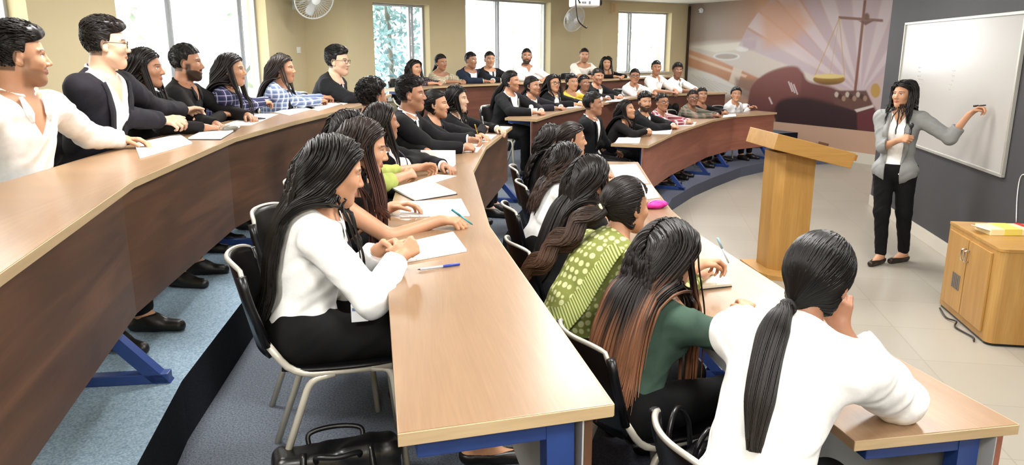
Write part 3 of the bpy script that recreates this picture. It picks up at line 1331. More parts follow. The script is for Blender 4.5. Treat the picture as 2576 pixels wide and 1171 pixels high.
    def build(self):
        k = self.k
        self.root = thing('person', k['label'], 'person', self.loc, self.yaw, k.get('group'))
        q = self.q
        h = (0.013, 0.010, 0.0085)[q]
        lo, hi = self.bounds(True, True, True)
        lo[2] = -0.03
        fine = [(self.HC - 0.135 * self.hs, self.HC + 0.135 * self.hs, (0.0072, 0.0046, 0.0034)[q])]
        if q:
            for sd in (1, -1):
                fine.append((self.fing[sd][1] + 0.004, self.fing[sd][2] - 0.004, (0, 0.0058, 0.0046)[q]))
        V, Q = skin_of(self.f_body, lo, hi, h, fine)
        new_mesh('body', V, Q, m=SKIN_M, parent=self.root, col=self.paint(V))
        for gm in k.get('wear', ()):
            lo, hi = self.bounds(True)
            if gm['name'] in ('trousers', 'leggings'):
                lo, hi = self.bounds(False, True)
                lo[2] = 0.02
                top = gm.get('top', 0.115)
                end = gm.get('end', 0.93)
                P0 = self.P0
                fn = lambda p: smax(smin(ell(p, P0, np.array((0.172, 0.132, 0.125)) * self.g, self.Rp), self.f_legs(p, 0.004, end), 0.05) - 0.008 - folds(p, 0.0035, 1.0),
                                    np.minimum((p - P0) @ self.u - top, 0.13 - p[:, 1]), 0.004)
            else:
                fn = self.cloth_field(gm)
                if gm.get('hem', 0) < -0.1:
                    lo[2] -= 0.2
            fc = [(self.NB - 0.10, self.NB + 0.09, (0.0085, 0.006, 0.0042)[q])] if gm.get('collar') else []
            V, Q = skin_of(fn, lo, hi, gm.get('res', (0.012, 0.0085, 0.0062)[q]), fc)
            if len(V) > 20:
                new_mesh(gm['name'], V, Q, m=gm['mat'], parent=self.root)
            if gm['name'] == 'shirt' and gm.get('collar') and q and not any(x.get('lapel') for x in k['wear']):
                for sd in (1, -1):
                    self.ribbon('collar', [(sd * 0.058, 0.475), (sd * 0.058, 0.445), (sd * 0.052, 0.415), (sd * 0.047, 0.385)], [0.02, 0.036, 0.042, 0.010], gm['off'] + 0.006, gm['mat'], 0.004)
            if gm.get('lapel') and q:
                v0, sl = gm['neck'][1], gm['neck'][2]
                x0 = gm['neck'][3] if gm['neck'][0] == 'open' else 0.0
                for sd in (1, -1):
                    pts, ws = [], []
                    for v in np.linspace(v0 + 0.005, 0.455, 9):
                        wd = 0.010 + 0.036 * min(1, (v - v0) / 0.12)
                        if v > 0.40:
                            wd *= 0.72
                        pts.append((sd * (x0 + (v - v0) * self.g * self.tl * sl + wd / 2 - 0.004), v))
                        ws.append(wd)
                    self.ribbon('lapel', pts, ws, gm.get('off', 0.012) + 0.008, gm['mat'], 0.005)
        if k.get('shoes', '15120f'):
            for sd in (1, -1):
                A = self.A[sd]
                t = self.toes(sd)
                lo, hi = A - 0.28, A + 0.28
                lo[2] = -0.02
                hi[2] = 0.16
                cut = k.get('shoe_h', 0.085)

                def fs(p, A=A):
                    d = np.where(((p - A) @ np.array([1.0, 0, 0])) ** 2 < 9, self.f_feet(p, 0.006), 9)
                    d = np.where(np.abs((p - A)[:, :2]).max(1) < 0.25, d, 9)
                    return smax(d, p[:, 2] - cut, 0.004)
                other = self.A[-sd]
                fs2 = lambda p, A=A, o=other: np.where(L2((p - A)[:, :2] - 0.06 * t[:2]) <= L2((p - o)[:, :2] - 0.06 * self.toes(-sd)[:2]), fs(p, A), 0.2)
                V, Q = skin_of(fs2, lo, hi, (0.012, 0.009, 0.007)[q])
                if len(V) > 20:
                    new_mesh('shoe', V, Q, m=mat('shoe ' + k.get('shoes', '15120f'), k.get('shoes', '15120f'), 0.4), parent=self.root)
        self.hair()
        if k.get('glasses'):
            self.glasses(k['glasses'])
        if k.get('tie_cloth'):
            self.ribbon('necktie', [(0, 0.455), (0, 0.43), (0, 0.34), (0, 0.2)], [0.03, 0.026, 0.04, 0.06], 0.013, mat('necktie ' + k['tie_cloth'], k['tie_cloth'], 0.6), 0.006)
        if k.get('lanyard'):
            c = k['lanyard']
            m = mat('lanyard ' + c, c, 0.6)
            vb = k.get('lan_v', 0.2)
            o, C = self.ribbon('lanyard', [(-0.065, 0.44), (-0.04, 0.34), (-0.006, vb + 0.02), (0, vb)], 0.012, 0.03, m, 0.002)
            o2, C = self.ribbon('lanyard', [(0.065, 0.44), (0.04, 0.34), (0.006, vb + 0.02), (0, vb)], 0.012, 0.03, m, 0.002)
            e = C[-1]
            M = Matrix(((self.r[0], self.f[0], self.u[0], e[0]), (self.r[1], self.f[1], self.u[1], e[1]), (self.r[2], self.f[2], self.u[2], e[2]), (0, 0, 0, 1)))
            bm = bmesh.new()
            add_box(bm, (0, 0.004, -0.048), (0.062, 0.004, 0.092), bev=0.0015, M=M)
            card = from_bm('identity_card', bm, mat('card white', 'eef2f6', 0.3), self.root)
            bm = bmesh.new()
            add_box(bm, (0.012, 0.0065, -0.040), (0.022, 0.001, 0.028), M=M)
            add_box(bm, (-0.016, 0.0065, -0.036), (0.020, 0.001, 0.006), M=M)
            add_box(bm, (0.0, 0.0065, -0.072), (0.045, 0.001, 0.005), M=M)
            from_bm('print', bm, mat('card print', '5b7fa8', 0.4), card)
        ex = k.get('extra')
        if ex:
            ex(self)
        return self


HAIR = mat('hair', '201a18', 0.40, spec=0.32, attr=True)
SKIN_M = mat('skin', 'c68e68', 0.48, spec=0.35, attr=True, bump=0.05, bscale=500)


# ------------------------------------------------------------------ surfaces of the room
WALL = mat('wall paint', 'cdbd98', 0.7, spec=0.25, vary=0.03, vscale=1.5)
WALL_D = mat('charcoal wall paint', '424245', 0.6, spec=0.3, vary=0.05, vscale=2)
CEIL_M = mat('ceiling paint', 'f2f0ea', 0.8, spec=0.2)
WHITE_TRIM = mat('cream skirting tile', 'c9c3b6', 0.3)
PEACH = mat('peach wall band', 'b08f78', 0.6)
ALU = mat('grey window frame', 'b4b6ba', 0.35, metal=0.3)
BLUE = mat('blue painted steel', '263f7c', 0.4, spec=0.5, vary=0.06, vscale=20)
STEEL = mat('cream painted tube', 'cfcabb', 0.3, metal=0.25)
CHROME = mat('chrome', 'd8d8d8', 0.15, metal=1.0)
BLACK_P = mat('black plastic', '0e0e10', 0.32, spec=0.5)
PAPER = mat('white paper', 'f6f6f4', 0.8, spec=0.2)
PAPER_C = mat('cream paper', 'efe6cf', 0.8, spec=0.2)
INK = mat('ink lines', '9aa2b4', 0.8)
WHITE_P = mat('white plastic', 'eeeeec', 0.4)

DESK_TOP = wood('desk laminate', [(0.25, '87694d'), (0.5, '8f7256'), (0.75, '987c60')], 0.29, 0.9, 9.0, spec=0.5)
DESK_EDGE = wood('desk lipping', [(0.3, 'b59b74'), (0.7, 'c2aa86')], 0.4, 1.0, 6.0)
PANEL = wood('desk front laminate', [(0.25, '44301f'), (0.5, '5a3d28'), (0.78, '765135')], 0.42, 0.8, 7.0)
PANEL_M = wood('red brown desk front laminate', [(0.25, '56352a'), (0.5, '6b4234'), (0.78, '7c5040')], 0.42, 0.8, 7.0)
PANEL_R = wood('reddish desk front laminate', [(0.25, '784736'), (0.5, '935946'), (0.78, 'a66a55')], 0.40, 0.8, 7.0)
OAK = wood('oak veneer', [(0.25, 'a0763c'), (0.5, 'ad8346'), (0.78, 'bb9456')], 0.4, 0.7, 8.0)


def carpet(name, a, b):
    m = bpy.data.materials.new(name)
    nt, N, L, p = nodes_of(m)
    tc = N.new('ShaderNodeTexCoord')
    n = N.new('ShaderNodeTexNoise')
    n.inputs['Scale'].default_value = 130
    n.inputs['Detail'].default_value = 4
    n.inputs['Roughness'].default_value = 0.75
    L.new(tc.outputs['Object'], n.inputs['Vector'])
    r = ramp(N, [(0.36, a), (0.64, b)])
    L.new(n.outputs['Fac'], r.inputs[0])
    L.new(r.outputs[0], p.inputs['Base Color'])
    p.inputs['Roughness'].default_value = 0.95
    p.inputs['Specular IOR Level'].default_value = 0.1
    bp = N.new('ShaderNodeBump')
    bp.inputs['Strength'].default_value = 0.5
    bp.inputs['Distance'].default_value = 0.006
    L.new(n.outputs['Fac'], bp.inputs['Height'])
    L.new(bp.outputs[0], p.inputs['Normal'])
    return m


CARPET_1 = carpet('front tier carpet', '474b59', '646878')
CARPET_2 = carpet('middle tier carpet', '454b55', '747b85')
CARPET_3 = carpet('window-lit back tier carpet', '687f90', '9bb0c0')  # same carpet as the lower tiers, window glare painted in as paler tones
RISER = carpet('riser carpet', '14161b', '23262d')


def tiles():
    m = bpy.data.materials.new('floor tiles')
    nt, N, L, p = nodes_of(m)
    tc = N.new('ShaderNodeTexCoord')
    mp = N.new('ShaderNodeMapping')
    mp.inputs['Rotation'].default_value = (0, 0, 0.17)
    L.new(tc.outputs['Object'], mp.inputs['Vector'])
    br = N.new('ShaderNodeTexBrick')
    br.offset = 0.0
    br.inputs['Color1'].default_value = (*lin('9d978b'), 1)
    br.inputs['Color2'].default_value = (*lin('a49e92'), 1)
    br.inputs['Mortar'].default_value = (*lin('938d80'), 1)
    br.inputs['Scale'].default_value = 1.0
    br.inputs['Mortar Size'].default_value = 0.004
    br.inputs['Brick Width'].default_value = 0.6
    br.inputs['Row Height'].default_value = 0.6
    L.new(mp.outputs[0], br.inputs['Vector'])
    L.new(br.outputs['Color'], p.inputs['Base Color'])
    p.inputs['Roughness'].default_value = 0.28
    return m


TILE = tiles()
FLOOR_PTS = [(-4.2, -2.2), (4.6, -2.2), (7.2, 9.5), (7.2, 13.5), (4.2, 17.4), (-4.2, 17.4)]
struct(prism('floor', FLOOR_PTS, -0.2, 0.0, TILE))
struct(prism('ceiling', FLOOR_PTS, CEIL, CEIL + 0.2, CEIL_M))


# ------------------------------------------------------------------ walls
def wall(name, p0, p1, z0, z1, th, m, holes=()):
    """a wall from p0 to p1, its thickness to the left of that direction; holes (u0, u1, zb, zt)"""
    p0, p1 = np.array(p0, float), np.array(p1, float)
    Lg = np.linalg.norm(p1 - p0)
    t = (p1 - p0) / Lg
    n = np.array([-t[1], t[0]])
    bm = bmesh.new()
    ang = math.atan2(t[1], t[0])

    def piece(u0, u1, a, b):
        if u1 - u0 < 1e-3 or b - a < 1e-3:
            return
        c = p0 + t * (u0 + u1) / 2 + n * th / 2
        add_box(bm, (c[0], c[1], (a + b) / 2), (u1 - u0, th, b - a), ang)
    u = 0
    for u0, u1, zb, zt in holes:
        piece(u, u0, z0, z1)
        piece(u0, u1, z0, zb)
        piece(u0, u1, zt, z1)
        u = u1
    piece(u, Lg, z0, z1)
    return struct(from_bm(name, bm, m)), p0, t, n, ang


GLASS = bpy.data.materials.new('window glass')
nt, N, L, b = nodes_of(GLASS)
tr = N.new('ShaderNodeBsdfTransparent')
gl = N.new('ShaderNodeBsdfGlossy')
gl.inputs['Roughness'].default_value = 0.02
mxs = N.new('ShaderNodeMixShader')
mxs.inputs[0].default_value = 0.05
L.new(tr.outputs[0], mxs.inputs[1])
L.new(gl.outputs[0], mxs.inputs[2])
L.new(mxs.outputs[0], N['Material Output'].inputs[0])

WIN = 0


def window(W, u0, u1, zb, zt, mulls, inset=0.17):
    global WIN
    WIN += 1
    _, p0, t, n, ang = W
    root = bpy.data.objects.new('window_%d' % WIN, None)
    COL.objects.link(root)
    struct(root)
    bm = bmesh.new()

    def bar(ua, ub, za, zb_, d=0.06):
        c = p0 + t * (ua + ub) / 2 + n * inset
        add_box(bm, (c[0], c[1], (za + zb_) / 2), (ub - ua, d, zb_ - za), ang, 0.004)
    w = 0.035
    bar(u0, u0 + w, zb, zt)
    bar(u1 - w, u1, zb, zt)
    bar(u0 + w, u1 - w, zb, zb + w)
    bar(u0 + w, u1 - w, zt - w, zt)
    for mu in mulls:
        bar(mu - 0.018, mu + 0.018, zb + w, zt - w)
        c = p0 + t * (mu + 0.05) + n * (inset - 0.03)
        add_box(bm, (c[0], c[1], (zb + zt) / 2), (0.025, 0.04, zt - zb - 2 * w), ang, 0.004)
    from_bm('window_frame', bm, ALU, root)
    c = p0 + t * (u0 + u1) / 2 + n * (inset + 0.02)
    box('window_pane', (c[0], c[1], (zb + zt) / 2), (u1 - u0 - 0.08, 0.006, zt - zb - 0.08), GLASS, root, ang, 0)
    c = p0 + t * (u0 + u1) / 2 + n * (inset / 2 - 0.015)
    box('window_sill', (c[0], c[1], zb + 0.008), (u1 - u0 + 0.02, inset + 0.02, 0.024), WHITE_TRIM, root, ang, 0.004)


def on_wall(W, px, lo=0.0, hi=30.0):
    """distance along a wall at which it is seen in photograph column px"""
    _, p0, t, n, ang = W
    us = np.linspace(lo, hi, 6000)
    P = p0 + us[:, None] * t
    c, s = math.cos(PITCH), math.sin(PITCH)
    X = 1288 + F_PX * P[:, 0] / (P[:, 1] * c - (2.2 - CAM_H) * s)
    X[P[:, 1] < 0.5] = -1e6
    return us[np.argmin(np.abs(X - px))]


A0, A1 = (-3.75, -2.0), (-3.07, 11.6)
B0, B1 = (-2.45, 11.6), (1.37, 15.6)
C0, C1 = (1.82, 15.6), (3.80, 16.9)
MU0, MU1 = (3.80, 16.9), (6.6, 11.75)

pa = (0, np.array(A0), nz(np.array(A1) - np.array(A0)), 0, 0)
ua = [on_wall(pa, x, 2.5, 14) for x in (-420, 66, 292, 455, 672)]
holes = [(ua[0], ua[1], 1.15, 2.6), (ua[2], ua[4], 1.15, 2.65)]
WA = wall('wall_left', A0, A1, 0, CEIL, 0.25, WALL, holes)
window(WA, ua[0], ua[1], 1.15, 2.6, [(ua[0] + ua[1]) / 2])
window(WA, ua[2], ua[4], 1.15, 2.65, [ua[3], ua[4] - 0.55])
wall('wall_left_return', A1, B0, 0, CEIL, 0.25, WALL)
pb = (0, np.array(B0), nz(np.array(B1) - np.array(B0)), 0, 0)
ub = [on_wall(pb, x, 0, 6) for x in (940, 1045, 1081, 1172, 1262, 1385)]
WB = wall('wall_back', B0, B1, 0, CEIL, 0.25, WALL, [(ub[0], ub[2], 1.1, 2.60), (ub[3], ub[5], 1.1, 2.77)])
window(WB, ub[0], ub[2], 1.1, 2.60, [ub[1]])
window(WB, ub[3], ub[5], 1.1, 2.77, [ub[4]])
wall('wall_back_return', B1, C0, 0, CEIL, 0.25, WALL)
pc = (0, np.array(C0), nz(np.array(C1) - np.array(C0)), 0, 0)
uc = [on_wall(pc, x, 0, 3) for x in (1555, 1592, 1688)]
WC = wall('wall_corner', C0, C1, 0, CEIL, 0.25, WALL, [(uc[0], uc[2], 1.42, 2.66)])
window(WC, uc[0], uc[2], 1.42, 2.66, [uc[1]])
wall('wall_near', (4.6, -2.0), (-3.75, -2.0), 0, CEIL, -0.2, WALL)

# the charcoal wall that carries the whiteboard: a solid block
D0 = np.array([4.51, 9.34])
DT = nz(np.array([4.11, 6.96]) - D0)
D1 = D0 + DT * 11.45
struct(prism('wall_right', [tuple(D0), tuple(D1), (D1[0] + 1.2, D1[1]), (D0[0] + 1.3, D0[1] + 0.05)], 0, CEIL, WALL_D))
DN = np.array([DT[1], -DT[0]])      # into the room
if DN[0] > 0:
    DN = -DN
DANG = math.atan2(DT[1], DT[0])


def dwall(px, py):
    """a point on the charcoal wall seen at photograph pixel"""
    c, s = math.cos(PITCH), math.sin(PITCH)
    a, b_ = px - 1288.0, -(py - 585.5)
    d = np.array([a, F_PX * c + b_ * s, -F_PX * s + b_ * c])
    t = (D0 @ DN) / (d[:2] @ DN)
    P = np.array([0, 0, CAM_H]) + d * t
    return (P[:2] - D0) @ DT, P[2]


for k, (u0, u1) in enumerate([(0.0, 11.3)]):
    c = D0 + DT * (u0 + u1) / 2 + DN * 0.008
    struct(box('baseboard_right', (c[0], c[1], 0.065), (u1 - u0, 0.016, 0.13), WHITE_TRIM, None, DANG, 0.003))


# ------------------------------------------------------------------ printed mural on the far wall
def mural():
    p0, p1 = np.array(MU0), np.array(MU1)
    t = nz(p1 - p0)
    n = np.array([t[1], -t[0]])
    if n[0] > 0:
        n = -n
    Lg = np.linalg.norm(p1 - p0)
    Z0, Z1 = 0.56, CEIL
    nu, nz_ = 560, 260
    U, Z = np.meshgrid(np.linspace(0, Lg, nu), np.linspace(Z0, Z1, nz_), indexing='ij')

    # the print is drawn in its own flat coordinates: s across (0..100), h up (0..50)
    def flat(px, py):
        c, s = math.cos(PITCH), math.sin(PITCH)
        a, b_ = px - 1288.0, -(py - 585.5)
        d = np.array([a, F_PX * c + b_ * s, -F_PX * s + b_ * c])
        k = (p0 @ n) / (d[:2] @ n)
        P = np.array([0, 0, CAM_H]) + d * k
        return (P[:2] - p0) @ t, P[2]
    C = np.zeros((nu, nz_, 3))
    cA, cB, cC = np.array(lin('a89488')), np.array(lin('c99a80')), np.array(lin('cdb6b2'))
    f = (U / Lg)
    C[:] = cA
    w = np.clip((f - 0.16) / 0.2, 0, 1)[..., None]
    C = C * (1 - w) + cB * w
    w = np.clip((f - 0.50) / 0.14, 0, 1)[..., None]
    C = C * (1 - w) + cC * w

    def poly(pts, col, a=1.0, soft=0.02, c2=None, rnd=False):
        nonlocal C
        if rnd:
            n_ = len(pts)
            pts = [tuple(p) for p in smooth_path(list(pts) * 3, 24 * n_ + 1)[8 * n_:16 * n_]]
        q = np.array([flat(*p) for p in pts])
        inside = np.zeros(U.shape, bool)
        dist = np.full(U.shape, 9.0)
        j = len(q) - 1
        for i in range(len(q)):
            x0, y0 = q[j]
            x1, y1 = q[i]
            cr = ((y1 > Z) != (y0 > Z)) & (U < (x0 - x1) * (Z - y1) / ((y0 - y1) + 1e-9) + x1)
            inside ^= cr
            e = np.array([x1 - x0, y1 - y0])
            tt = np.clip(((U - x0) * e[0] + (Z - y0) * e[1]) / (e @ e + 1e-9), 0, 1)
            dist = np.minimum(dist, np.hypot(U - x0 - tt * e[0], Z - y0 - tt * e[1]))
            j = i
        sd = np.where(inside, dist, -dist)
        m = np.clip(0.5 + sd / (2 * soft), 0, 1)[..., None] * a
        cc = np.array(lin(col))
        if c2:
            h = np.clip((Z - q[:, 1].min()) / (np.ptp(q[:, 1]) + 1e-9), 0, 1)[..., None]
            cc = np.array(lin(c2)) * (1 - h) + cc * h
        C = C * (1 - m) + cc * m

    def line(a, b_, wd, col, al=1.0):
        dx, dy = b_[0] - a[0], b_[1] - a[1]
        l_ = math.hypot(dx, dy)
        ox, oy = -dy / l_ * wd / 2, dx / l_ * wd / 2
        poly([(a[0] + ox, a[1] + oy), (b_[0] + ox, b_[1] + oy), (b_[0] - ox, b_[1] - oy), (a[0] - ox, a[1] - oy)], col, al, 0.008)

    def oval(cx, cy, rx, ry, col, a=1.0, soft=0.015, c2=None):
        poly([(cx + rx * math.cos(x), cy + ry * math.sin(x)) for x in np.linspace(0, 2 * PI, 30)[:-1]], col, a, soft, c2)
    # sheets of paper, pages
    poly([(1712, 130), (1770, 108), (1868, 104), (1905, 96), (2000, 130), (2060, 190), (2040, 250), (1890, 240), (1716, 236)], 'd9cdc2', 1, 0.06, None, True)
    poly([(1716, 175), (1790, 178), (1880, 212), (1862, 236), (1716, 240)], 'f0ebe4', 1, 0.03)
    for k in range(6):
        line((1740 + 14 * k, 188 + 4 * k), (1800 + 12 * k, 232), 2.0, 'd8cfca', 0.7)
    poly([(1740, 118), (1868, 106), (1905, 100), (1890, 122), (1800, 132)], 'ebe2d6', 1, 0.02)
    poly([(1868, 104), (1905, 98), (1900, 124), (1872, 126)], 'a98c78', 0.8, 0.03)
    oval(1828, 142, 34, 10, 'e8e8e6', 1)
    oval(1828, 142, 28, 7, 'b9a9a0', 1)
    oval(1868, 124, 16, 6, 'efecea', 0.9)
    # fan of pages
    for k in range(13):
        a0, a1 = R_(202 + 9.0 * k), R_(210 + 9.0 * k)
        c = (2165, 238)
        rr = 330
        poly([c, (c[0] + rr * math.cos(a0), c[1] + rr * math.sin(a0)), (c[0] + rr * math.cos(a1), c[1] + rr * math.sin(a1))],
             'ddd0d6' if k % 2 else 'c6b3bd', 0.75, 0.02)
    poly([(1905, 0), (2010, 0), (2040, 60), (1990, 110), (1925, 120)], 'd8a78a', 0.8, 0.12)
    # gavel: handle, head
    poly([(1712, 128), (1726, 122), (1800, 148), (1908, 196), (1960, 214), (1945, 252), (1880, 228), (1800, 190), (1712, 160)], 'd9a37e', 1, 0.02, 'b57a58')
    poly([(1716, 130), (1880, 190), (1876, 196), (1716, 138)], 'efd2b8', 0.8, 0.015)
    poly([(1846, 168), (1868, 176), (1856, 216), (1834, 206)], 'ead9c8', 0.9, 0.015)
    poly([(1850, 196), (1950, 206), (1990, 260), (1905, 262), (1850, 234)], '8f7468', 0.8, 0.05)
    poly([(1884, 252), (1895, 215), (1930, 185), (1985, 168), (2018, 180), (2036, 205), (2100, 222), (2150, 260), (2200, 270), (2200, 335), (2028, 338), (1960, 345), (1955, 300), (1884, 285)], '7d4b46', 1, 0.03, '4a2d2e', True)
    poly([(1884, 285), (1884, 252), (1895, 215), (1930, 185), (1985, 168), (2014, 178), (2010, 240), (1960, 262), (1930, 280)], '8a5650', 1, 0.03, '6e423f', True)
    poly([(1955, 262), (2020, 245), (2100, 262), (2155, 275), (2155, 332), (2024, 345), (1958, 352)], '3a2728', 1, 0.04, None, True)
    for x, y in ((1984, 205), (1990, 208), (1997, 212)):
        line((x, y), (x + 10, y + 26), 3, 'e9dcd8', 0.8)
    line((1935, 245), (1943, 262), 4, 'e9dcd8', 0.8)
    # scales
    line((2177, 0), (2150, 245), 7, '8a5a48')
    line((2110, 44), (2222, 52), 7, '8a6050')
    poly([(2160, 52), (2200, 52), (2178, 64)], '7a5142', 1, 0.01)
    oval(2181, 42, 7, 9, '7a5142')
    for x in (2050, 2125):
        line((2112, 46), (x, 192), 2.2, 'c9a25f', 0.9)
    line((2112, 46), (2088, 190), 1.6, 'c9a25f', 0.7)
    oval(2086, 200, 40, 14, 'b98f3c', 1, 0.012, '6d4a22')
    oval(2086, 192, 39, 6, 'e6cf88', 1, 0.01)
    oval(2203, 228, 12, 18, 'c09a52', 1, 0.012)
    poly([(2088, 238), (2100, 228), (2180, 228), (2196, 262), (2160, 282), (2100, 262)], '6b4a42', 1, 0.015)
    for k in range(9):
        oval(2105 + 9 * k, 238 + 5 * (k % 3), 5, 7, ('cdbfae', '4a302a', 'a98a72')[k % 3], 0.9, 0.008)
    poly([(2150, 276), (2198, 264), (2198, 270), (2156, 283)], 'e2d8cf', 0.9, 0.008)
    poly([(2156, 284), (2200, 272), (2200, 330), (2158, 330)], '6b383c', 1, 0.015)
    nrm_ = np.array([n[0], n[1], 0])
    V = np.stack([p0[0] + t[0] * U, p0[1] + t[1] * U, Z], -1) + nrm_ * 0.006
    idx = np.arange(nu * nz_).reshape(nu, nz_)
    Q = np.stack([idx[:-1, :-1], idx[1:, :-1], idx[1:, 1:], idx[:-1, 1:]], -1).reshape(-1, 4)
    C *= 0.72
    m = mat('printed mural', 'ffffff', 0.45, spec=0.35, attr=True)
    o = new_mesh('trim_1', V.reshape(-1, 3), Q, m=m, col=C.reshape(-1, 3))
    struct(o)
    o['label'] = 'printed wall mural of a gavel, papers and brass scales'
    W = wall('wall_far', MU0, MU1, 0, CEIL, 0.2, PEACH)
    ang = math.atan2(t[1], t[0])
    c = p0 + t * Lg / 2 + n * 0.008
    struct(box('baseboard_far', (c[0], c[1], 0.09), (Lg, 0.016, 0.18), WHITE_TRIM, None, ang, 0.003))
    # dark edge strip and thin conduit in the corner
    c = p0 + t * 0.05 + n * 0.02
    struct(box('trim_2', (c[0], c[1], 1.6), (0.05, 0.03, 2.4), mat('dark corner strip', '3a2a22', 0.5), None, ang, 0.003))


mural()
struct(wall('wall_alcove', MU1, (7.0, 9.0), 0, CEIL, 0.2, PEACH)[0])

# ------------------------------------------------------------------ tiers
E1 = [(1.9, -2.0), (1.82, 0.5), (1.7, 1.9), (1.55, 3), (1.42, 4.2), (1.38, 5.0), (1.42, 6.0), (1.55, 7.2), (1.70, 8.2), (1.93, 8.96), (2.4, 9.85), (2.88, 10.58), (3.5, 11.45), (4.16, 12.1), (5.0, 12.7), (6.0, 13.1)]
E2 = [(0.62, -2.0), (0.55, 0.2), (0.38, 1.5), (0.20, 2.4), (0.06, 3.2), (-0.06, 4.2), (-0.10, 4.9), (-0.07, 6.0), (0.05, 6.9), (0.2, 7.64), (0.45, 8.3), (0.7, 9.1), (1.16, 10.1), (1.77, 11.45), (2.1, 12.1), (2.85, 13.0), (3.9, 13.6), (5.6, 14.2)]
E3 = [(-0.80, -2.0), (-0.98, 0.8), (-1.16, 2.1), (-1.28, 2.71), (-1.40, 3.92), (-1.44, 4.7), (-1.38, 5.6), (-1.26, 6.8), (-1.2, 7.8), (-1.15, 8.9), (-1.08, 9.9), (-0.9, 10.6), (-0.45, 11.1), (0.0, 11.5), (0.75, 12.25), (1.75, 13.1), (2.9, 14.6), (3.5, 15.1), (4.9, 15.3)]
BACK = [(3.9, 17.2), (-4.0, 17.2), (-4.0, -2.0)]


def tier(name, E, back, z0, z1, m, mr):
    pts = E + back
    n = len(pts)
    bm = bmesh.new()
    a = [bm.verts.new((p[0], p[1], z0)) for p in pts]
    b = [bm.verts.new((p[0], p[1], z1)) for p in pts]
    bm.faces.new(b)
    o = []
    for i in range(n):
        f_ = bm.faces.new((a[i], a[(i + 1) % n], b[(i + 1) % n], b[i]))
        f_.material_index = 1
    r = from_bm(name, bm, m)
    r.data.materials.append(mr)
    return struct(r)


tier('floor_front_tier', E1, BACK, 0.0, 0.15, CARPET_1, CARPET_1)
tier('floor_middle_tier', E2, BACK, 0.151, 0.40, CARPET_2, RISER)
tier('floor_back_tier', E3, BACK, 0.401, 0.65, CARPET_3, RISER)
STEP_T = mat('olive step tile', '8a8358', 0.45)
for (x, y, z0, z1, sx, sy, rz) in ((0.42, 7.62, 0.15, 0.275, 0.42, 0.62, 0.25), (-0.98, 8.55, 0.40, 0.525, 0.42, 0.8, 0.05)):
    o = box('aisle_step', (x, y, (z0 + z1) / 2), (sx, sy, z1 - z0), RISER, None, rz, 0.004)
    o2 = box('step_tread', (0, 0, 0), (sx - 0.02, sy - 0.02, 0.012), STEP_T, None, rz, 0.002)
    o2.location = (x, y, z1 + 0.006)
    o2.parent = o
    tag(o, 'olive topped step block in the aisle ' + ('between the front and middle tiers' if z0 < 0.3 else 'up to the back tier'), 'step')

# ------------------------------------------------------------------ ceiling lamps
LAMP = bpy.data.materials.new('lamp diffuser')
nt, N, L, b = nodes_of(LAMP)
b.inputs['Emission Color'].default_value = (1, 0.97, 0.92, 1)
b.inputs['Emission Strength'].default_value = 2.0
for k, (x, y) in enumerate(PANELS):
    t_ = thing('ceiling_light', 'flat white ceiling light panel over the lecture hall', 'ceiling light', (x, y, CEIL - 0.05), 0, 'ceiling light panels')
    box('light_frame', (0, 0, 0.03), (0.66, 0.66, 0.04), WHITE_P, t_)
    box('diffuser', (0, 0, 0.006), (0.6, 0.6, 0.012), LAMP, t_, bev=0)
    l_ = bpy.data.lights.new('panel light', 'AREA')
    l_.shape = 'SQUARE'
    l_.size = 0.6
    l_.energy = PANEL_W
    l_.color = (1.0, 0.98, 0.95)
    lo_ = bpy.data.objects.new('panel_light', l_)
    COL.objects.link(lo_)
    lo_.location = (x, y, CEIL - 0.065)


# ------------------------------------------------------------------ desks
R3N_O = [(-0.84, 0.1), (-1.0, 1.0), (-1.18, 1.67), (-1.49, 2.93), (-1.63, 4.45), (-1.57, 5.47), (-1.42, 6.82), (-1.38, 7.6), (-1.40, 8.9)]
R3N_I = [(-1.32, 0.0), (-1.48, 0.9), (-1.66, 1.6), (-1.97, 2.87), (-2.10, 4.43), (-2.05, 5.52), (-1.88, 6.9), (-1.84, 7.65), (-1.86, 8.9)]
R2N_O = [(.22, 1.51), (-.1, 3.21), (-.25, 4.76), (-.21, 6.0), (0, 7.64)]
R2N_I = [(-.23, 1.38), (-.55, 3.15), (-.70, 4.76), (-.66, 6.08), (-.42, 7.75)]
R1N_O = [(1.39, 1.89), (1.24, 2.53), (1.04, 4.08), (1.02, 4.72), (1.06, 5.6), (1.15, 6.87)]
R1N_I = [(.90, 1.80), (.77, 2.46), (.58, 4.05), (.56, 4.74), (.60, 5.65), (.70, 6.93)]
R1F_O = [(1.46, 8.1), (2.04, 9.43), (2.92, 11.1), (3.5, 11.9), (4.34, 12.49)]
R1F_I = [(1.08, 8.24), (1.62, 9.62), (2.53, 11.32), (3.2, 12.24), (4.12, 12.88)]
R2F_O = [(.27, 8.44), (.51, 9.19), (.97, 10.22), (1.58, 11.6), (1.93, 12.29), (2.7, 13.2), (3.87, 13.8)]
R2F_I = [(-.08, 8.62), (.10, 9.36), (.56, 10.42), (1.17, 11.80), (1.55, 12.53), (2.42, 13.55), (3.7, 14.2)]
R3M_O = [(-1.3, 9.9), (-1.11, 10.75), (-.63, 11.3), (-.17, 11.7), (.59, 12.45), (1.6, 13.3), (2.74, 14.8), (3.4, 15.3)]
R3M_I = [(-1.72, 10.0), (-1.49, 10.95), (-.93, 11.62), (-.47, 12.02), (.29, 12.77), (1.28, 13.58), (2.44, 15.1), (3.25, 15.68)]


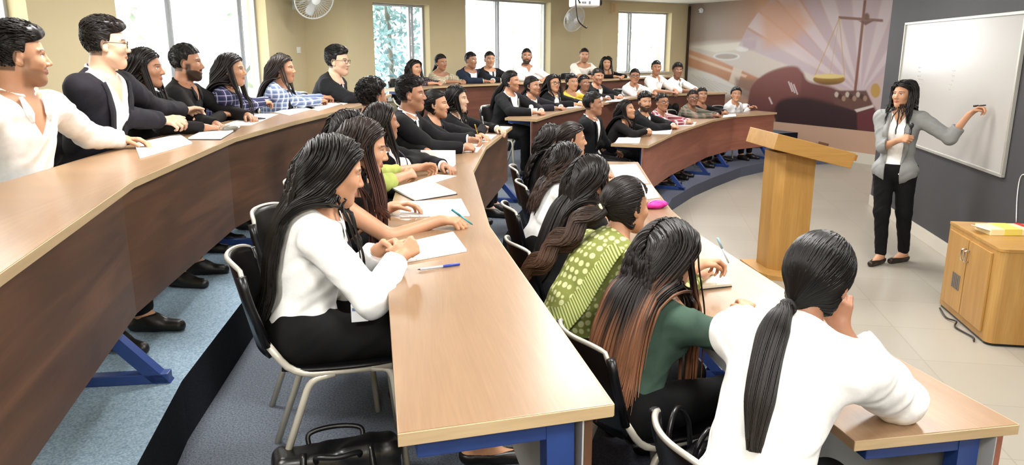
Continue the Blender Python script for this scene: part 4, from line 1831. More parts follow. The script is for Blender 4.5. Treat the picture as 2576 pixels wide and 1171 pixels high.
def grain_along(poly):
    P = np.array(poly, float)
    d = np.diff(P, axis=0)
    l = np.linalg.norm(d, axis=1)
    s0 = np.concatenate(([0], np.cumsum(l)))

    def fn(co):
        best = np.full(len(co), 1e9)
        out = np.zeros((len(co), 3))
        for i in range(len(d)):
            u = d[i] / l[i]
            rel = co[:, :2] - P[i]
            s = np.clip(rel @ u, 0, l[i])
            q = rel - s[:, None] * u
            dist = L2(q)
            k = dist < best - 1e-6
            best[k] = dist[k]
            out[k, 0] = s0[i] + s[k]
            out[k, 1] = dist[k]
        out[:, 2] = co[:, 2]
        return out
    return fn


def strip_mesh(name, poly, z0, z1, th, m, parent, inset=0.0, sgn=1, gr=None):
    """an upright band following poly; th thick towards the sitters"""
    P = np.array(poly, float)
    T_ = np.gradient(P, axis=0)
    T_ /= np.linalg.norm(T_, axis=1, keepdims=True)
    Nn = np.stack([-T_[:, 1], T_[:, 0]], -1) * sgn
    a, b = P + Nn * inset, P + Nn * (inset + th)
    V = np.concatenate([np.c_[a, np.full(len(P), z0)], np.c_[b, np.full(len(P), z0)], np.c_[b, np.full(len(P), z1)], np.c_[a, np.full(len(P), z1)]], 1).reshape(-1, 4, 3)
    idx = np.arange(len(P) * 4).reshape(-1, 4)
    Q = np.stack([idx[:-1], np.roll(idx[:-1], -1, 1), np.roll(idx[1:], -1, 1), idx[1:]], -1).reshape(-1, 4)
    V = V.reshape(-1, 3)
    # split vertices so that edges stay crisp
    VV = V[Q].reshape(-1, 3)
    QQ = np.arange(len(VV)).reshape(-1, 4)
    n0 = len(VV)
    VV = np.concatenate([VV, V[idx[0]], V[idx[-1]]])
    return new_mesh(name, VV, QQ, m=m, parent=parent, NG=[np.arange(n0, n0 + 4)[::-1], np.arange(n0 + 4, n0 + 8)], smooth=False, gr=grain_along(poly)(VV) if gr else None)


def desk(label, O, I, zt, zf, pm, legs, group=None):
    c = np.mean(O + I, axis=0)
    root = thing('curved_desk', label, 'desk', (0, 0, 0))
    root.location = (float(c[0]), float(c[1]), zf)
    par = root

    def loc(P):
        return [(p[0] - c[0], p[1] - c[1]) for p in P]
    O_, I_ = loc(O), loc(I)
    zt -= zf
    top = prism('worktop', O_ + I_[::-1], zt - 0.028, zt, DESK_TOP, par, gr=lambda co: grain_along(O_)(co) * np.array([1, 1, 0]), bev=0.002)
    strip_mesh('edge_strip', O_, zt - 0.029, zt - 0.0015, 0.004, DESK_EDGE, par, -0.0035, gr=True)
    for a, b in ((I_[0], O_[0]), (O_[-1], I_[-1])):
        strip_mesh('edge_strip', [a, ((a[0] + b[0]) / 2, (a[1] + b[1]) / 2), b], zt - 0.029, zt - 0.0015, 0.004, DESK_EDGE, par, -0.0035, gr=True)
    On = np.array(O_)
    pan = strip_mesh('modesty_panel', O_, zt - 0.55, zt - 0.03, 0.018, pm, par, 0.045, gr=True)
    strip_mesh('panel_backing', O_, zt - 0.549, zt - 0.031, 0.004, mat('pale laminate', 'a9a9a6', 0.5), pan, 0.064)
    s = np.concatenate(([0], np.cumsum(np.linalg.norm(np.diff(On, axis=0), axis=1))))
    for f in legs:
        d = s[-1] * f
        po = np.array([np.interp(d, s, On[:, i]) for i in (0, 1)])
        pi = np.array([np.interp(d, s, np.array(I_)[:, i]) for i in (0, 1)])
        v = nz(pi - po)
        ang = math.atan2(v[1], v[0])
        knee = [np.append(po - v * 0.085, 0.0), np.append(po + v * 0.105, 0.215), np.append(po + v * 0.115, zt - 0.03)]
        bm = bmesh.new()
        w2 = nz(np.array([-v[1], v[0]]))
        vs = []
        for e in knee:
            for a_, b_ in ((-0.032, -0.025), (0.032, -0.025), (0.032, 0.025), (-0.032, 0.025)):
                vs.append(bm.verts.new((e[0] + v[0] * a_ + w2[0] * b_, e[1] + v[1] * a_ + w2[1] * b_, e[2])))
        bm.faces.new(vs[3::-1])
        bm.faces.new(vs[8:])
        for i in range(4):
            for b4 in (0, 4):
                bm.faces.new((vs[b4 + i], vs[b4 + (i + 1) % 4], vs[b4 + 4 + (i + 1) % 4], vs[b4 + 4 + i]))
        lg = from_bm('leg', bm, BLUE, par)
        m_ = po + v * 0.12
        box('foot', (m_[0], m_[1], 0.02), (0.46, 0.05, 0.04), BLUE, lg, ang, 0.004)
        m_ = po + v * 0.255
        box('top_beam', (m_[0], m_[1], zt - 0.056), (0.35, 0.045, 0.055), BLUE, lg, ang, 0.004)
    return root


desk('long curved wooden desk of the back row running past the left edge, dark wood front', R3N_O, R3N_I, 1.40, 0.65, PANEL, (0.02, 0.30, 0.54, 0.8, 0.98))
desk('curved light wood desk of the middle row, its bare end nearest the camera', R2N_O, R2N_I, 1.15, 0.40, PANEL, (0.009, 0.36, 0.68, 0.975))
desk('curved light wood desk of the front row beside the ponytailed woman', R1N_O, R1N_I, 0.90, 0.15, PANEL_R, (0.011, 0.4, 0.7, 0.97))
desk('curved front row desk with reddish front panel beyond the aisle, facing the lectern', R1F_O, R1F_I, 0.90, 0.15, PANEL_R, (0.05, 0.3, 0.55, 0.72, 0.96))
desk('curved middle row desk beyond the aisle, with seated people in dark suits', R2F_O, R2F_I, 1.15, 0.40, PANEL_M, (0.04, 0.3, 0.6, 0.96))
desk('curved back row desk below the far windows', R3M_O, R3M_I, 1.40, 0.65, PANEL_M, (0.04, 0.35, 0.65, 0.96))


# ------------------------------------------------------------------ chair (faces +y, seat over the origin)
def make_chair(label, group=None):
    t = thing('stacking_chair', label, 'chair', (0, 0, 0), 0, group)
    for s in (1, -1):
        tube('leg', fillet([(s * 0.215, 0.215, 0.0), (s * 0.190, 0.17, 0.445), (s * 0.190, 0.10, 0.452)], 0.05), 0.0125, STEEL, t)
        tube('leg', fillet([(s * 0.215, -0.255, 0.0), (s * 0.190, -0.10, 0.43), (s * 0.190, -0.02, 0.445)], 0.04), 0.0125, STEEL, t)
        fr = tube('frame', fillet([(s * 0.190, 0.17, 0.452), (s * 0.190, -0.155, 0.452), (s * 0.192, -0.235, 0.58)], 0.07), 0.0125, STEEL, t)
        tube('back_upright', fillet([(s * 0.192, -0.228, 0.56), (s * 0.196, -0.275, 0.72), (s * 0.190, -0.29, 0.80)], 0.05), 0.0155, BLACK_P, t)

    def plate(fn, nu=22, nv=14, th=0.010):
        U, V_ = np.meshgrid(np.linspace(-1, 1, nu), np.linspace(0, 1, nv), indexing='ij')
        A = fn(U, V_)
        du, dv = np.gradient(A, axis=0), np.gradient(A, axis=1)
        n = np.cross(du, dv)
        n /= np.linalg.norm(n, axis=2, keepdims=True) + 1e-9
        B = A - n * th
        ia = np.arange(nu * nv).reshape(nu, nv)
        ib = ia + nu * nv
        q = lambda x: np.stack([x[:-1, :-1], x[1:, :-1], x[1:, 1:], x[:-1, 1:]], -1).reshape(-1, 4)
        Q = [q(ia), q(ib)[:, ::-1]]
        rim = np.concatenate([ia[:, 0], ia[-1, 1:], ia[-2::-1, -1], ia[0, -2:0:-1]])
        r2 = np.roll(rim, -1)
        Q.append(np.stack([r2, rim, rim + nu * nv, r2 + nu * nv], -1))
        return np.concatenate([A.reshape(-1, 3), B.reshape(-1, 3)]), np.concatenate(Q)

    def seat(U, V_):
        w = 0.205 * (1 - 0.10 * np.abs(V_ - 0.5) ** 2 * 4)
        return np.stack([U * w, 0.21 - 0.40 * V_, 0.462 - 0.012 * (1 - U ** 2) * np.sin(PI * V_) + 0.03 * np.clip(V_ - 0.8, 0, 1) ** 1.2 - 0.02 * np.clip(0.15 - V_, 0, 1)], -1)

    def back(U, V_):
        w = 0.205 * (1 - 0.22 * V_ ** 4 - 0.05 * (1 - V_) ** 2)
        z = 0.52 + 0.31 * V_ - 0.018 * (U ** 4) * V_
        return np.stack([U * w, -0.225 - 0.07 * V_ - 0.055 * (1 - U ** 2), z], -1)
    V1, Q1 = plate(seat)
    new_mesh('seat', V1, Q1, m=BLACK_P, parent=t)
    V2, Q2 = plate(back)
    bk = new_mesh('backrest', V2, Q2, m=BLACK_P, parent=t)
    U = np.linspace(-1, 1, 22)[:, None]
    top = back(U, np.ones_like(U))[:, 0]
    low = [back(np.array([[s]]), np.array([[0.72]]))[0, 0] for s in (-1, 1)]
    rm = tube('top_rim', np.vstack([low[0], top, low[1]]), 0.0085, mat('pale rim', 'b9b6ac', 0.35, metal=0.3), bk)
    return t


CHAIR = [None]


def chair_at(x, y, z, rz, label):
    if CHAIR[0] is None:
        CHAIR[0] = make_chair(label)
        CHAIR[0].location = (x, y, z)
        CHAIR[0].rotation_euler = (0, 0, rz)
        return CHAIR[0]
    o = copy_thing(CHAIR[0], (x, y, z), rz)
    o['label'] = label
    return o


# ------------------------------------------------------------------ whiteboard
def whiteboard():
    (u0, z1), (u1, zb), (uu, zz), (ub, zl) = dwall(2284, 60), dwall(2546, 452), dwall(2576, 24), dwall(2340, 382)
    u1 = (u1 + uu) / 2 + 0.0
    z0 = (zb + zl) / 2
    z1 = (z1 + zz) / 2
    c = D0 + DT * (u0 + u1) / 2 + DN * 0.012
    root = thing('whiteboard', 'large whiteboard with pale aluminium frame on the charcoal wall', 'whiteboard', (c[0], c[1], (z0 + z1) / 2), DANG)
    w, h = u1 - u0, z1 - z0
    sg = 1 if (np.array([-math.sin(DANG), math.cos(DANG)]) @ DN) > 0 else -1
    box('writing_surface', (0, 0, 0), (w - 0.03, 0.016, h - 0.03), mat('enamel white', 'b2b0ac', 0.2), root, 0, 0.001)
    bm = bmesh.new()
    for a, b_, sx, sz in ((0, h / 2 - 0.012, w, 0.026), (0, -h / 2 + 0.012, w, 0.026), (-w / 2 + 0.012, 0, 0.026, h - 0.05), (w / 2 - 0.012, 0, 0.026, h - 0.05)):
        add_box(bm, (a, sg * 0.006, b_), (sx, 0.030, sz), 0, 0.003)
    from_bm('board_frame', bm, mat('board frame', 'c4c4bc', 0.3, metal=0.5), root)
    P = []
    for (x, z, s, k) in ((-w * 0.30, 0.17, 0.10, 3), (-w * 0.28, 0.05, 0.14, 4), (w * 0.03, 0.16, 0.08, 3), (w * 0.02, 0.03, 0.06, 2)):
        for j in range(k):
            xs = np.linspace(0, s, 12)
            P.append(np.stack([x + xs, np.full(12, sg * 0.0086), z - j * 0.045 + 0.008 * np.sin(xs * 120 + j)], -1))
    V, Q, NG = tube_data(np.array(P), 0.0012, 4)
    new_mesh('marker_writing', V, Q, m=mat('faded marker', 'a9b2b6', 0.8), parent=root, NG=NG)


whiteboard()


# ------------------------------------------------------------------ lectern and cabinet
def lectern():
    c = np.array([2.40, 6.42])
    rz = 0.10
    t = thing('lectern', 'oak veneer lectern with sloped top standing on the tiled floor', 'lectern', (c[0], c[1], 0), rz)
    g = lambda co: np.stack([co[:, 2], co[:, 0] + co[:, 1], co[:, 1]], -1)
    pts = [(-0.30, -0.16), (-0.26, -0.26), (-0.12, -0.34), (0.12, -0.34), (0.27, -0.26), (0.31, -0.10), (0.31, 0.24), (-0.30, 0.24)]
    prism('base', pts, 0, 0.045, OAK, t, gr=lambda co: co, bev=0.006)
    bm = bmesh.new()
    pts2 = [(-0.19, -0.08), (-0.13, -0.15), (0.13, -0.15), (0.13, 0.14), (-0.19, 0.14)]
    prism('column', pts2, 0.045, 1.06, OAK, t, gr=g, bev=0.003)
    M = Matrix.Translation((0.03, -0.02, 1.075)) @ Matrix.Rotation(R_(14), 4, 'Y')
    bm = bmesh.new()
    add_box(bm, (0, 0, 0.02), (0.70, 0.56, 0.13), 0, 0.005, M)
    from_bm('sloped_top', bm, OAK, t, gr=lambda co: co)
    bm = bmesh.new()
    add_box(bm, (0.355, -0.05, 0.05), (0.02, 0.48, 0.05), 0, 0.003, M)
    from_bm('book_ledge', bm, wood('ledge oak', [(0.3, '8f5f2c'), (0.7, 'a87438')], 0.4), t, gr=lambda co: co)
    bm = bmesh.new()
    add_box(bm, (0.30, 0.20, 0.095), (0.10, 0.05, 0.03), 0, 0.004, M)
    o = from_bm('microphone_socket', bm, mat('brown plastic', '5a4030', 0.5), t)


lectern()


def cabinet():
    a, b = np.array([3.12, 4.66]), np.array([3.26, 5.47])
    v = nz(b - a)
    w = np.array([v[1], -v[0]])
    L_, W_ = np.linalg.norm(b - a), 0.56
    H_ = at(2375, 557, Y=5.47)[2]
    c = a + v * L_ / 2 + w * W_ / 2
    ang = math.atan2(w[1], w[0])
    t = thing('teaching_cabinet', 'low oak veneer equipment cabinet with rounded corner beside the charcoal wall', 'cabinet', (c[0], c[1], 0), ang)
    g = lambda co: np.stack([co[:, 2], co[:, 0] + co[:, 1], co[:, 1]], -1)
    pts = [(-W_ / 2 + 0.05 * (1 - math.cos(x)) - 0.0, -L_ / 2 + 0.05 * (1 - math.sin(x))) for x in np.linspace(0, PI / 2, 6)]
    pts = pts + [(W_ / 2, -L_ / 2), (W_ / 2, L_ / 2), (-W_ / 2, L_ / 2)]
    prism('body', pts, 0.02, H_ - 0.02, OAK, t, gr=g)
    prism('top', [(x * 1.012, y * 1.012) for x, y in pts], H_ - 0.02, H_, OAK, t, gr=lambda co: co, bev=0.003)
    prism('plinth', [(x * 0.97, y * 0.97) for x, y in pts], 0.0, 0.02, BLACK_P, t)
    x0 = -W_ / 2 - 0.002
    d = []
    for s in (1, -1):
        y = 0.02 + s * L_ * 0.215
        dd = box('door', (x0 - 0.006, y, H_ / 2 + 0.01), (0.014, L_ * 0.415, H_ - 0.12), OAK, t, 0, 0.002, gr=g)
        y2 = 0.02 + s * 0.028
        tube('handle', fillet([(x0 - 0.012, y2, H_ - 0.20), (x0 - 0.040, y2, H_ - 0.20), (x0 - 0.040, y2, H_ - 0.12), (x0 - 0.012, y2, H_ - 0.12)], 0.012), 0.006, CHROME, dd)
    bm = bmesh.new()
    for k in range(5):
        add_box(bm, (x0 - 0.015, 0.20 - 0.028 * k, H_ * 0.42), (0.006, 0.016, 0.11))
    from_bm('vent_grille', bm, mat('vent grey', '6d6660', 0.5), t)
    tube('power_cord', smooth_path([(x0 - 0.03, L_ / 2 - 0.1, 0.012), (x0 - 0.06, 0.1, 0.012), (x0 - 0.03, 0.0, 0.02), (x0 - 0.07, -0.1, 0.012), (x0 - 0.03, -0.28, 0.012), (x0 - 0.05, -0.36, 0.012)], 40), 0.006, BLACK_P, t)
    # bundle of papers on top
    p = at(2520, 575, z=H_ + 0.03)
    k = thing('book_package', 'yellow and white wrapped book package lying on the oak cabinet', 'package', (p[0] + 0.02, p[1], H_), ang + 0.15)
    box('book_block', (0, 0, 0.022), (0.30, 0.19, 0.044), mat('cream cover', 'efe3b0', 0.5), k, 0, 0.004)
    box('cover_band', (0.0, 0, 0.024), (0.12, 0.194, 0.046), mat('yellow band', 'e6d76a', 0.5), k, 0, 0.003)
    box('red_end', (0.135, 0, 0.024), (0.036, 0.196, 0.047), mat('red print', 'c22a2a', 0.5), k, 0, 0.003)
    V = np.array([(-0.15, -0.09, 0.03), (-0.23, -0.07, 0.055), (-0.21, 0.04, 0.045), (-0.15, 0.09, 0.02), (-0.15, -0.09, 0.034), (-0.23, -0.07, 0.058), (-0.21, 0.04, 0.048), (-0.15, 0.09, 0.024)])
    new_mesh('torn_wrapper', V, [[0, 3, 2, 1], [4, 5, 6, 7], [0, 1, 5, 4], [1, 2, 6, 5], [2, 3, 7, 6], [3, 0, 4, 7]], m=PAPER, parent=k, smooth=False)
    # thin white cable hanging on the wall behind the cabinet
    pts = []
    for px, py in ((2576, 440), (2568, 455), (2562, 500), (2560, 560)):
        u, z = dwall(px, py)
        q = D0 + DT * u + DN * 0.01
        pts.append((q[0], q[1], z))
    q = pts[0]
    cb = tube('wall_cable', smooth_path([(q[0] + DT[0] * 0.06, q[1] + DT[1] * 0.06, q[2] + 0.0)] + pts, 24), 0.0035, WHITE_P)
    tag(cb, 'thin white cable running down the charcoal wall behind the cabinet', 'cable')


cabinet()


# ------------------------------------------------------------------ wall fans, projector, camera, small box
def wall_fan(px, py, Y, r, wallpt, label):
    c = at(px, py, Y=Y)
    c[2] = min(c[2], CEIL - r - 0.02)
    d = nz(np.array([0.55, -0.75, -0.35]))
    t = thing('wall_fan', label, 'fan', c)
    M = Vector(d).to_track_quat('Z', 'Y').to_matrix().to_4x4()
    G = mat('fan cage white', 'dcdcda', 0.4)
    paths = []
    for k in range(44):
        a = 2 * PI * k / 44
        e = np.array([math.cos(a), math.sin(a)])
        prof = [(0.05, 0.075), (r * .45, 0.075), (r * .8, 0.055), (r, 0.0), (r * .85, -0.05), (r * .4, -0.07), (0.05, -0.07)]
        pp = smooth_path([(e[0] * q, e[1] * q, h) for q, h in prof], 18)
        paths.append([np.array(M @ Vector(x)) for x in pp])
    V, Q, NG = tube_data(np.array(paths), 0.0022, 4)
    new_mesh('cage', V, Q, m=G, parent=t, NG=NG)
    an = np.linspace(0, 2 * PI, 40)
    tube('rim', [np.array(M @ Vector((r * math.cos(a), r * math.sin(a), 0))) for a in an], 0.009, G, t)
    lathe('hub_cap', [(0.001, 0.088), (0.05, 0.085), (0.062, 0.07), (0.062, 0.06), (0.001, 0.058)], WHITE_P, t, 24, M)
    lathe('motor', [(0.001, -0.07), (0.07, -0.075), (0.075, -0.15), (0.05, -0.19), (0.001, -0.195)], WHITE_P, t, 24, M)
    for k in range(3):
        V = []
        for i in range(9):
            q = 0.05 + (r * 0.86 - 0.05) * i / 8
            wdt = 0.5 * math.sin(PI * (0.25 + 0.6 * i / 8))
            for j in range(5):
                a = 2 * PI * k / 3 + (j / 4 - 0.5) * 1.5 * wdt + 0.25
                V.append(np.array(M @ Vector((q * math.cos(a), q * math.sin(a), 0.03 * (j / 4 - 0.5)))))
        V = np.array(V)
        V2 = np.concatenate([V, V + np.array(M @ Vector((0, 0, 0.003)))])
        ia = np.arange(45).reshape(9, 5)
        q = np.stack([ia[:-1, :-1], ia[1:, :-1], ia[1:, 1:], ia[:-1, 1:]], -1).reshape(-1, 4)
        rim = np.concatenate([ia[:, 0], ia[-1, 1:], ia[-2::-1, -1], ia[0, -2:0:-1]])
        rr = np.roll(rim, -1)
        new_mesh('blade', V2, np.concatenate([q[:, ::-1], q + 45, np.stack([rim, rr, rr + 45, rim + 45], -1)]), m=mat('fan blade grey', 'c9cacb', 0.35), parent=t)
    back = np.array(M @ Vector((0, 0, -0.17)))
    wp = np.array(wallpt) - c
    tube('bracket_arm', smooth_path([back, back * 0.4 + wp * 0.6 + np.array([0, 0, -0.05]), wp], 14), 0.022, WHITE_P, t)
    n = nz(np.array([0.999, -0.05, 0]))
    bm = bmesh.new()
    add_box(bm, wp + n * 0.015, (0.035, 0.11, 0.20), 0, 0.006)
    from_bm('wall_plate', bm, WHITE_P, t)


ua_ = on_wall(pa, 741, 9, 14)
q_ = WA[1] + WA[2] * ua_
wall_fan(790, -6, 10.5, 0.27, (q_[0], q_[1], 2.55), 'larger white wall fan above the man in spectacles, near the left window')
ub_ = on_wall(pb, 1425, 3, 6)
q_ = WB[1] + WB[2] * ub_
wall_fan(1445, 48, 14.6, 0.235, (q_[0], q_[1], 2.5), 'smaller white wall fan below the ceiling projector')


def projector():
    c = at(1470, 8, Y=8.6)
    c[2] = at(1470, 6, Y=8.6)[2]
    t = thing('projector', 'white ceiling projector hanging on a pole with a loop of black cable', 'projector', c, 0.15)
    box('casing', (0, 0, 0), (0.29, 0.24, 0.095), WHITE_P, t, 0, 0.015)
    lathe('lens', [(0.001, 0.03), (0.032, 0.03), (0.036, 0.0), (0.036, -0.02), (0.001, -0.02)], BLACK_P, t, 20, Matrix.Translation((0.16, 0, 0)) @ Matrix.Rotation(PI / 2, 4, 'Y'))
    bm = bmesh.new()
    for x in (-0.08, -0.045, -0.02, 0.03):
        add_box(bm, (x, -0.1205, -0.008), (0.022, 0.004, 0.018 + 0.01 * (x > 0)))
    from_bm('sockets', bm, mat('socket grey', '6a6e74', 0.5), t)
    zt = CEIL - c[2]
    tube('pole', [(0, 0, 0.04), (0, 0, zt / 2), (0, 0, zt)], 0.02, WHITE_P, t)
    box('ceiling_plate', (0, 0, zt - 0.008), (0.14, 0.14, 0.016), WHITE_P, t)
    tube('cable', smooth_path([(-0.08, -0.12, -0.01), (-0.13, -0.16, 0.05), (-0.13, -0.16, -0.06), (-0.10, -0.16, -0.20), (-0.02, -0.16, -0.27), (-0.0, -0.15, -0.26)], 30), 0.007, BLACK_P, t)


projector()


def cctv():
    p0 = np.array(MU0)
    t_ = nz(np.array(MU1) - p0)
    n = np.array([t_[1], -t_[0]])
    if n[0] > 0:
        n = -n
    c2 = p0 + t_ * 0.42 + n * 0.05
    z = at(1735, 27, Y=c2[1])[2]
    t = thing('dome_camera', 'small white round security camera at the top corner of the mural', 'camera', (c2[0], c2[1], z))
    M = Vector((n[0], n[1], -0.2)).to_track_quat('Z', 'Y').to_matrix().to_4x4()
    lathe('mount', [(0.001, -0.05), (0.05, -0.05), (0.055, -0.01), (0.001, -0.01)], WHITE_P, t, 20, M)
    lathe('dome', [(0.04, -0.01), (0.042, 0.01), (0.035, 0.03), (0.018, 0.043), (0.001, 0.046)], WHITE_P, t, 20, M)
    lathe('lens', [(0.001, 0.05), (0.012, 0.049), (0.013, 0.042), (0.001, 0.042)], BLACK_P, t, 14, M)
    u = on_wall(pc, 1537, 0, 2)
    q = WC[1] + WC[2] * u - WC[3] * 0.03
    z = at(1537, 20, Y=q[1])[2]
    s = thing('wall_speaker', 'small tan box speaker high on the wall left of the far window', 'speaker', (q[0], q[1], z), WC[4])
    box('case', (0, 0, 0), (0.10, 0.07, 0.20), mat('tan plastic', 'd8bf96', 0.5), s, 0, 0.008)
    box('speaker_grille', (0, -0.036, 0), (0.08, 0.006, 0.17), mat('tan cloth', 'c3a57c', 0.8), s, 0, 0.002)
    ua2 = on_wall(pa, 747, 9, 14)
    q = WA[1] + WA[2] * ua2 - WA[3] * 0.006
    z = at(747, 126, Y=q[1])[2]
    s = thing('wall_socket', 'small white socket plate on the tan wall beside the left window', 'socket', (q[0], q[1], z), WA[4])
    box('plate', (0, 0, 0), (0.15, 0.012, 0.085), WHITE_P, s, 0, 0.003)
    box('switch', (0.035, -0.008, 0), (0.03, 0.008, 0.045), mat('switch cream', 'd9d4c6', 0.4), s, 0, 0.002)


cctv()


# ------------------------------------------------------------------ trees beyond the windows
LEAF = mat('pale green leaves', '97a596', 0.6, vary=0.35, vscale=3)
LEAF2 = mat('blue green leaves', '93b4b9', 0.6, vary=0.35, vscale=3)
BARK = mat('bark', '8f877c', 0.9)


def tree(x, y, z, h, r, label, m, n=900, s=0.16):
    t = thing('leafy_tree', label, 'tree', (x, y, z))
    tube('trunk', smooth_path([(0, 0, 0), (0.1, 0.05, h * .4), (0, 0, h * .8)], 8), 0.055, BARK, t)
    P = rng.normal(size=(n, 3))
    P /= np.linalg.norm(P, axis=1, keepdims=True)
    P = P * (rng.random((n, 1)) ** 0.4) * np.array([r, r, h * 0.45]) + np.array([0, 0, h * 0.62])
    a = rng.normal(size=(n, 3))
    a /= np.linalg.norm(a, axis=1, keepdims=True)
    b_ = np.cross(a, rng.normal(size=(n, 3)))
    b_ /= np.linalg.norm(b_, axis=1, keepdims=True)
    sz = s * (0.6 + 0.8 * rng.random((n, 1)))
    V = np.stack([P - a * sz, P - b_ * sz * 0.4, P + a * sz, P + b_ * sz * 0.4], 1)
    new_mesh('foliage', V.reshape(-1, 3), np.arange(n * 4).reshape(-1, 4), m=m, parent=t, smooth=False)


tree(-2.75, 17.0, -2, 7.2, 0.85, 'blue green tree seen through the narrow second window', LEAF2, 2200, 0.09)
tree(-6.1, 13.5, -3, 6.4, 1.7, 'sparse pale tree outside the large left window', LEAF, 420, 0.10)
tree(-6.6, 18.2, -3, 6.6, 1.7, 'second sparse pale tree outside the large left window, behind the first', LEAF, 420, 0.10)
tree(0.9, 24.0, -3, 6.4, 1.8, 'pale tree outside the wide back window', LEAF, 260, 0.13)
tree(4.6, 24.5, -3, 6.9, 1.7, 'pale bushy tree outside the far right window', LEAF, 900, 0.13)
struct(prism('ground_outside', [(-60, -20), (60, -20), (60, 60), (-60, 60)], -3.2, -3.0, mat('pale ground', 'b9b8a8', 0.9)))


# ------------------------------------------------------------------ the class and the teacher
W_SHIRT = cloth('white shirt', 'f3f3f1')
W_TEE = cloth('cream white tee', 'eee6dc')
BLACK_J = cloth('black jacket', '0f0f12')
CHAR_J = cloth('charcoal jacket', '1d1b22')
NAVY_J = cloth('navy jacket', '1b2536')
BLACK_S = cloth('black shirt', '121010')
DK_TOP = cloth('dark top', '100e0f')
GREY_J = cloth('grey blazer', '8e908f')
TROU = cloth('black trousers', '0b0b0d')
GREEN = cloth('dark green shirt', '3f5549')
LIME = cloth('lime green top', 'a9b45e')
YELLOW = cloth('mustard top', 'b5a032')
PLAID_N = plaid('navy plaid shirt', '262a48', '43405f', 'b9b8d0', 26, 0.10)
PLAID_B = plaid('blue plaid shirt', '5a6888', '8c98b4', 'c9d0de', 26, 0.2)
PLAID_R = plaid('red plaid shirt', '7c2f3c', 'b98a90', 'e3d5d5', 24, 0.18)
PLAID_G = plaid('green grey plaid shirt', '4c5146', '76796b', '8f6a62', 24, 0.16)
KURTA = dotted('lime printed kurta', '72783a', 'bcbf8a', 32)
DUPATTA = striped('striped lime scarf', 'a2a766', '59632f', 75)
TAN_K = dotted('beige printed kurta', 'a99c84', 'd6cbb4', 40)
DK_PRINT = dotted('dark printed top', '2c2428', '6d5c60', 40)


def shirt(m=W_SHIRT, open_v=0.40, **k):
    return dict(dict(name='shirt', mat=m, off=0.008, collar=0.034, neck=('v', open_v, 0.6), sleeve=1.93, hem=-0.06), **k)


def closed(m=W_SHIRT, **k):
    return shirt(m, 0.455, gap=0.006, **k)


def jacket(m=BLACK_J, v0=0.20, **k):
    return dict(dict(name='blazer', mat=m, off=0.013, neck=('v', v0, 0.27), lapel=True, hem=-0.11, sleeve=1.88, loose=0.008, fold=0.004), **k)


def top(m, **k):
    return dict(dict(name='top', mat=m, off=0.008, neck=('round', -0.002), sleeve=1.1, hem=-0.08), **k)


TR = dict(name='trousers', mat=TROU)
PEOPLE = []


def P(n, px, py, Y, fz, chair=None, **k):
    k['head'] = at(px, py, Y=Y)
    k['fz'] = fz
    k['seed'] = n
    PEOPLE.append((n, k, chair))


T3, T2, T1 = 0.65, 0.40, 0.15
SUIT = [closed(), jacket(), TR]
SUIT_OPEN = [shirt(), jacket(), TR]

# back row, from the left edge of the photograph
P(1, 50, 142, 3.2, T3, 'the man in the open white shirt', q=2, man=True, size=1.04, yaw=-8, lean=10, hair='quiff', hair_col='1a1512', beard='stubble', skin='b',
  wear=[shirt(W_SHIRT, 0.33, fold=0.006, loose=0.010), TR], wL=at(305, 352, z=1.445), handL='relax', hdL=(-0.3, 1, 0), wR=(-1.85, 2.35, 1.44),
  label='person in open-necked white shirt at the left edge, arm on the back desk',
  extra=lambda s: s.wrist_band(-1, '8a5a3a', 'bracelet', 0.008))
P(2, 268, 112, 4.05, T3, 'the man in the black suit and spectacles', q=2, man=True, size=1.06, yaw=-2, lean=14, hair='quiff', hair_col='221a17', skin='e', glasses='4a3a34',
  wear=[shirt(W_SHIRT, 0.36), jacket(CHAR_J, 0.12), TR], wR=at(445, 318, z=1.45), wL=at(505, 296, z=1.46), handR='clasp', handL='clasp', rollR=40, rollL=40, hdR=(0.1, 1, 0),
  label='spectacled person in charcoal suit and open white collar, hands joined on the back desk',
  extra=lambda s: s.wrist_band(1, '6a5030', 'bracelet', 0.006))
P(3, 368, 172, 4.75, T3, 'the woman in black behind the spectacled man', q=2, yaw=0, lean=12, hair='long', len=0.40, front=0.4, hair_col='1f1917', skin='c',
  wear=[closed(DK_TOP, fold=0.004), TR], look=(2.5, 5.4, 1.55),
  label='person in black with dark hair between the charcoal suit and the bearded black shirt')
P(4, 470, 158, 5.35, T3, 'the bearded man in the black shirt', q=2, man=True, yaw=2, lean=10, hair='short', hair_col='16110f', beard='full', skin='c',
  wear=[shirt(BLACK_S, 0.37), TR], wR=at(560, 290, z=1.44),
  label='bearded person in a black shirt at the back desk, before the left window')
P(5, 583, 176, 5.75, T3, 'the woman in the navy plaid shirt', q=2, yaw=8, lean=17, hair='long', len=0.42, front=0.35, hair_col='231b18', skin='b',
  wear=[shirt(PLAID_N, 0.40, collar=0.02), TR], wR=at(730, 263, z=1.44), wL=at(740, 258, z=1.44), handR='relax', look=(3, 6.0, 1.5),
  label='person in a navy plaid shirt with long dark hair at the back desk')
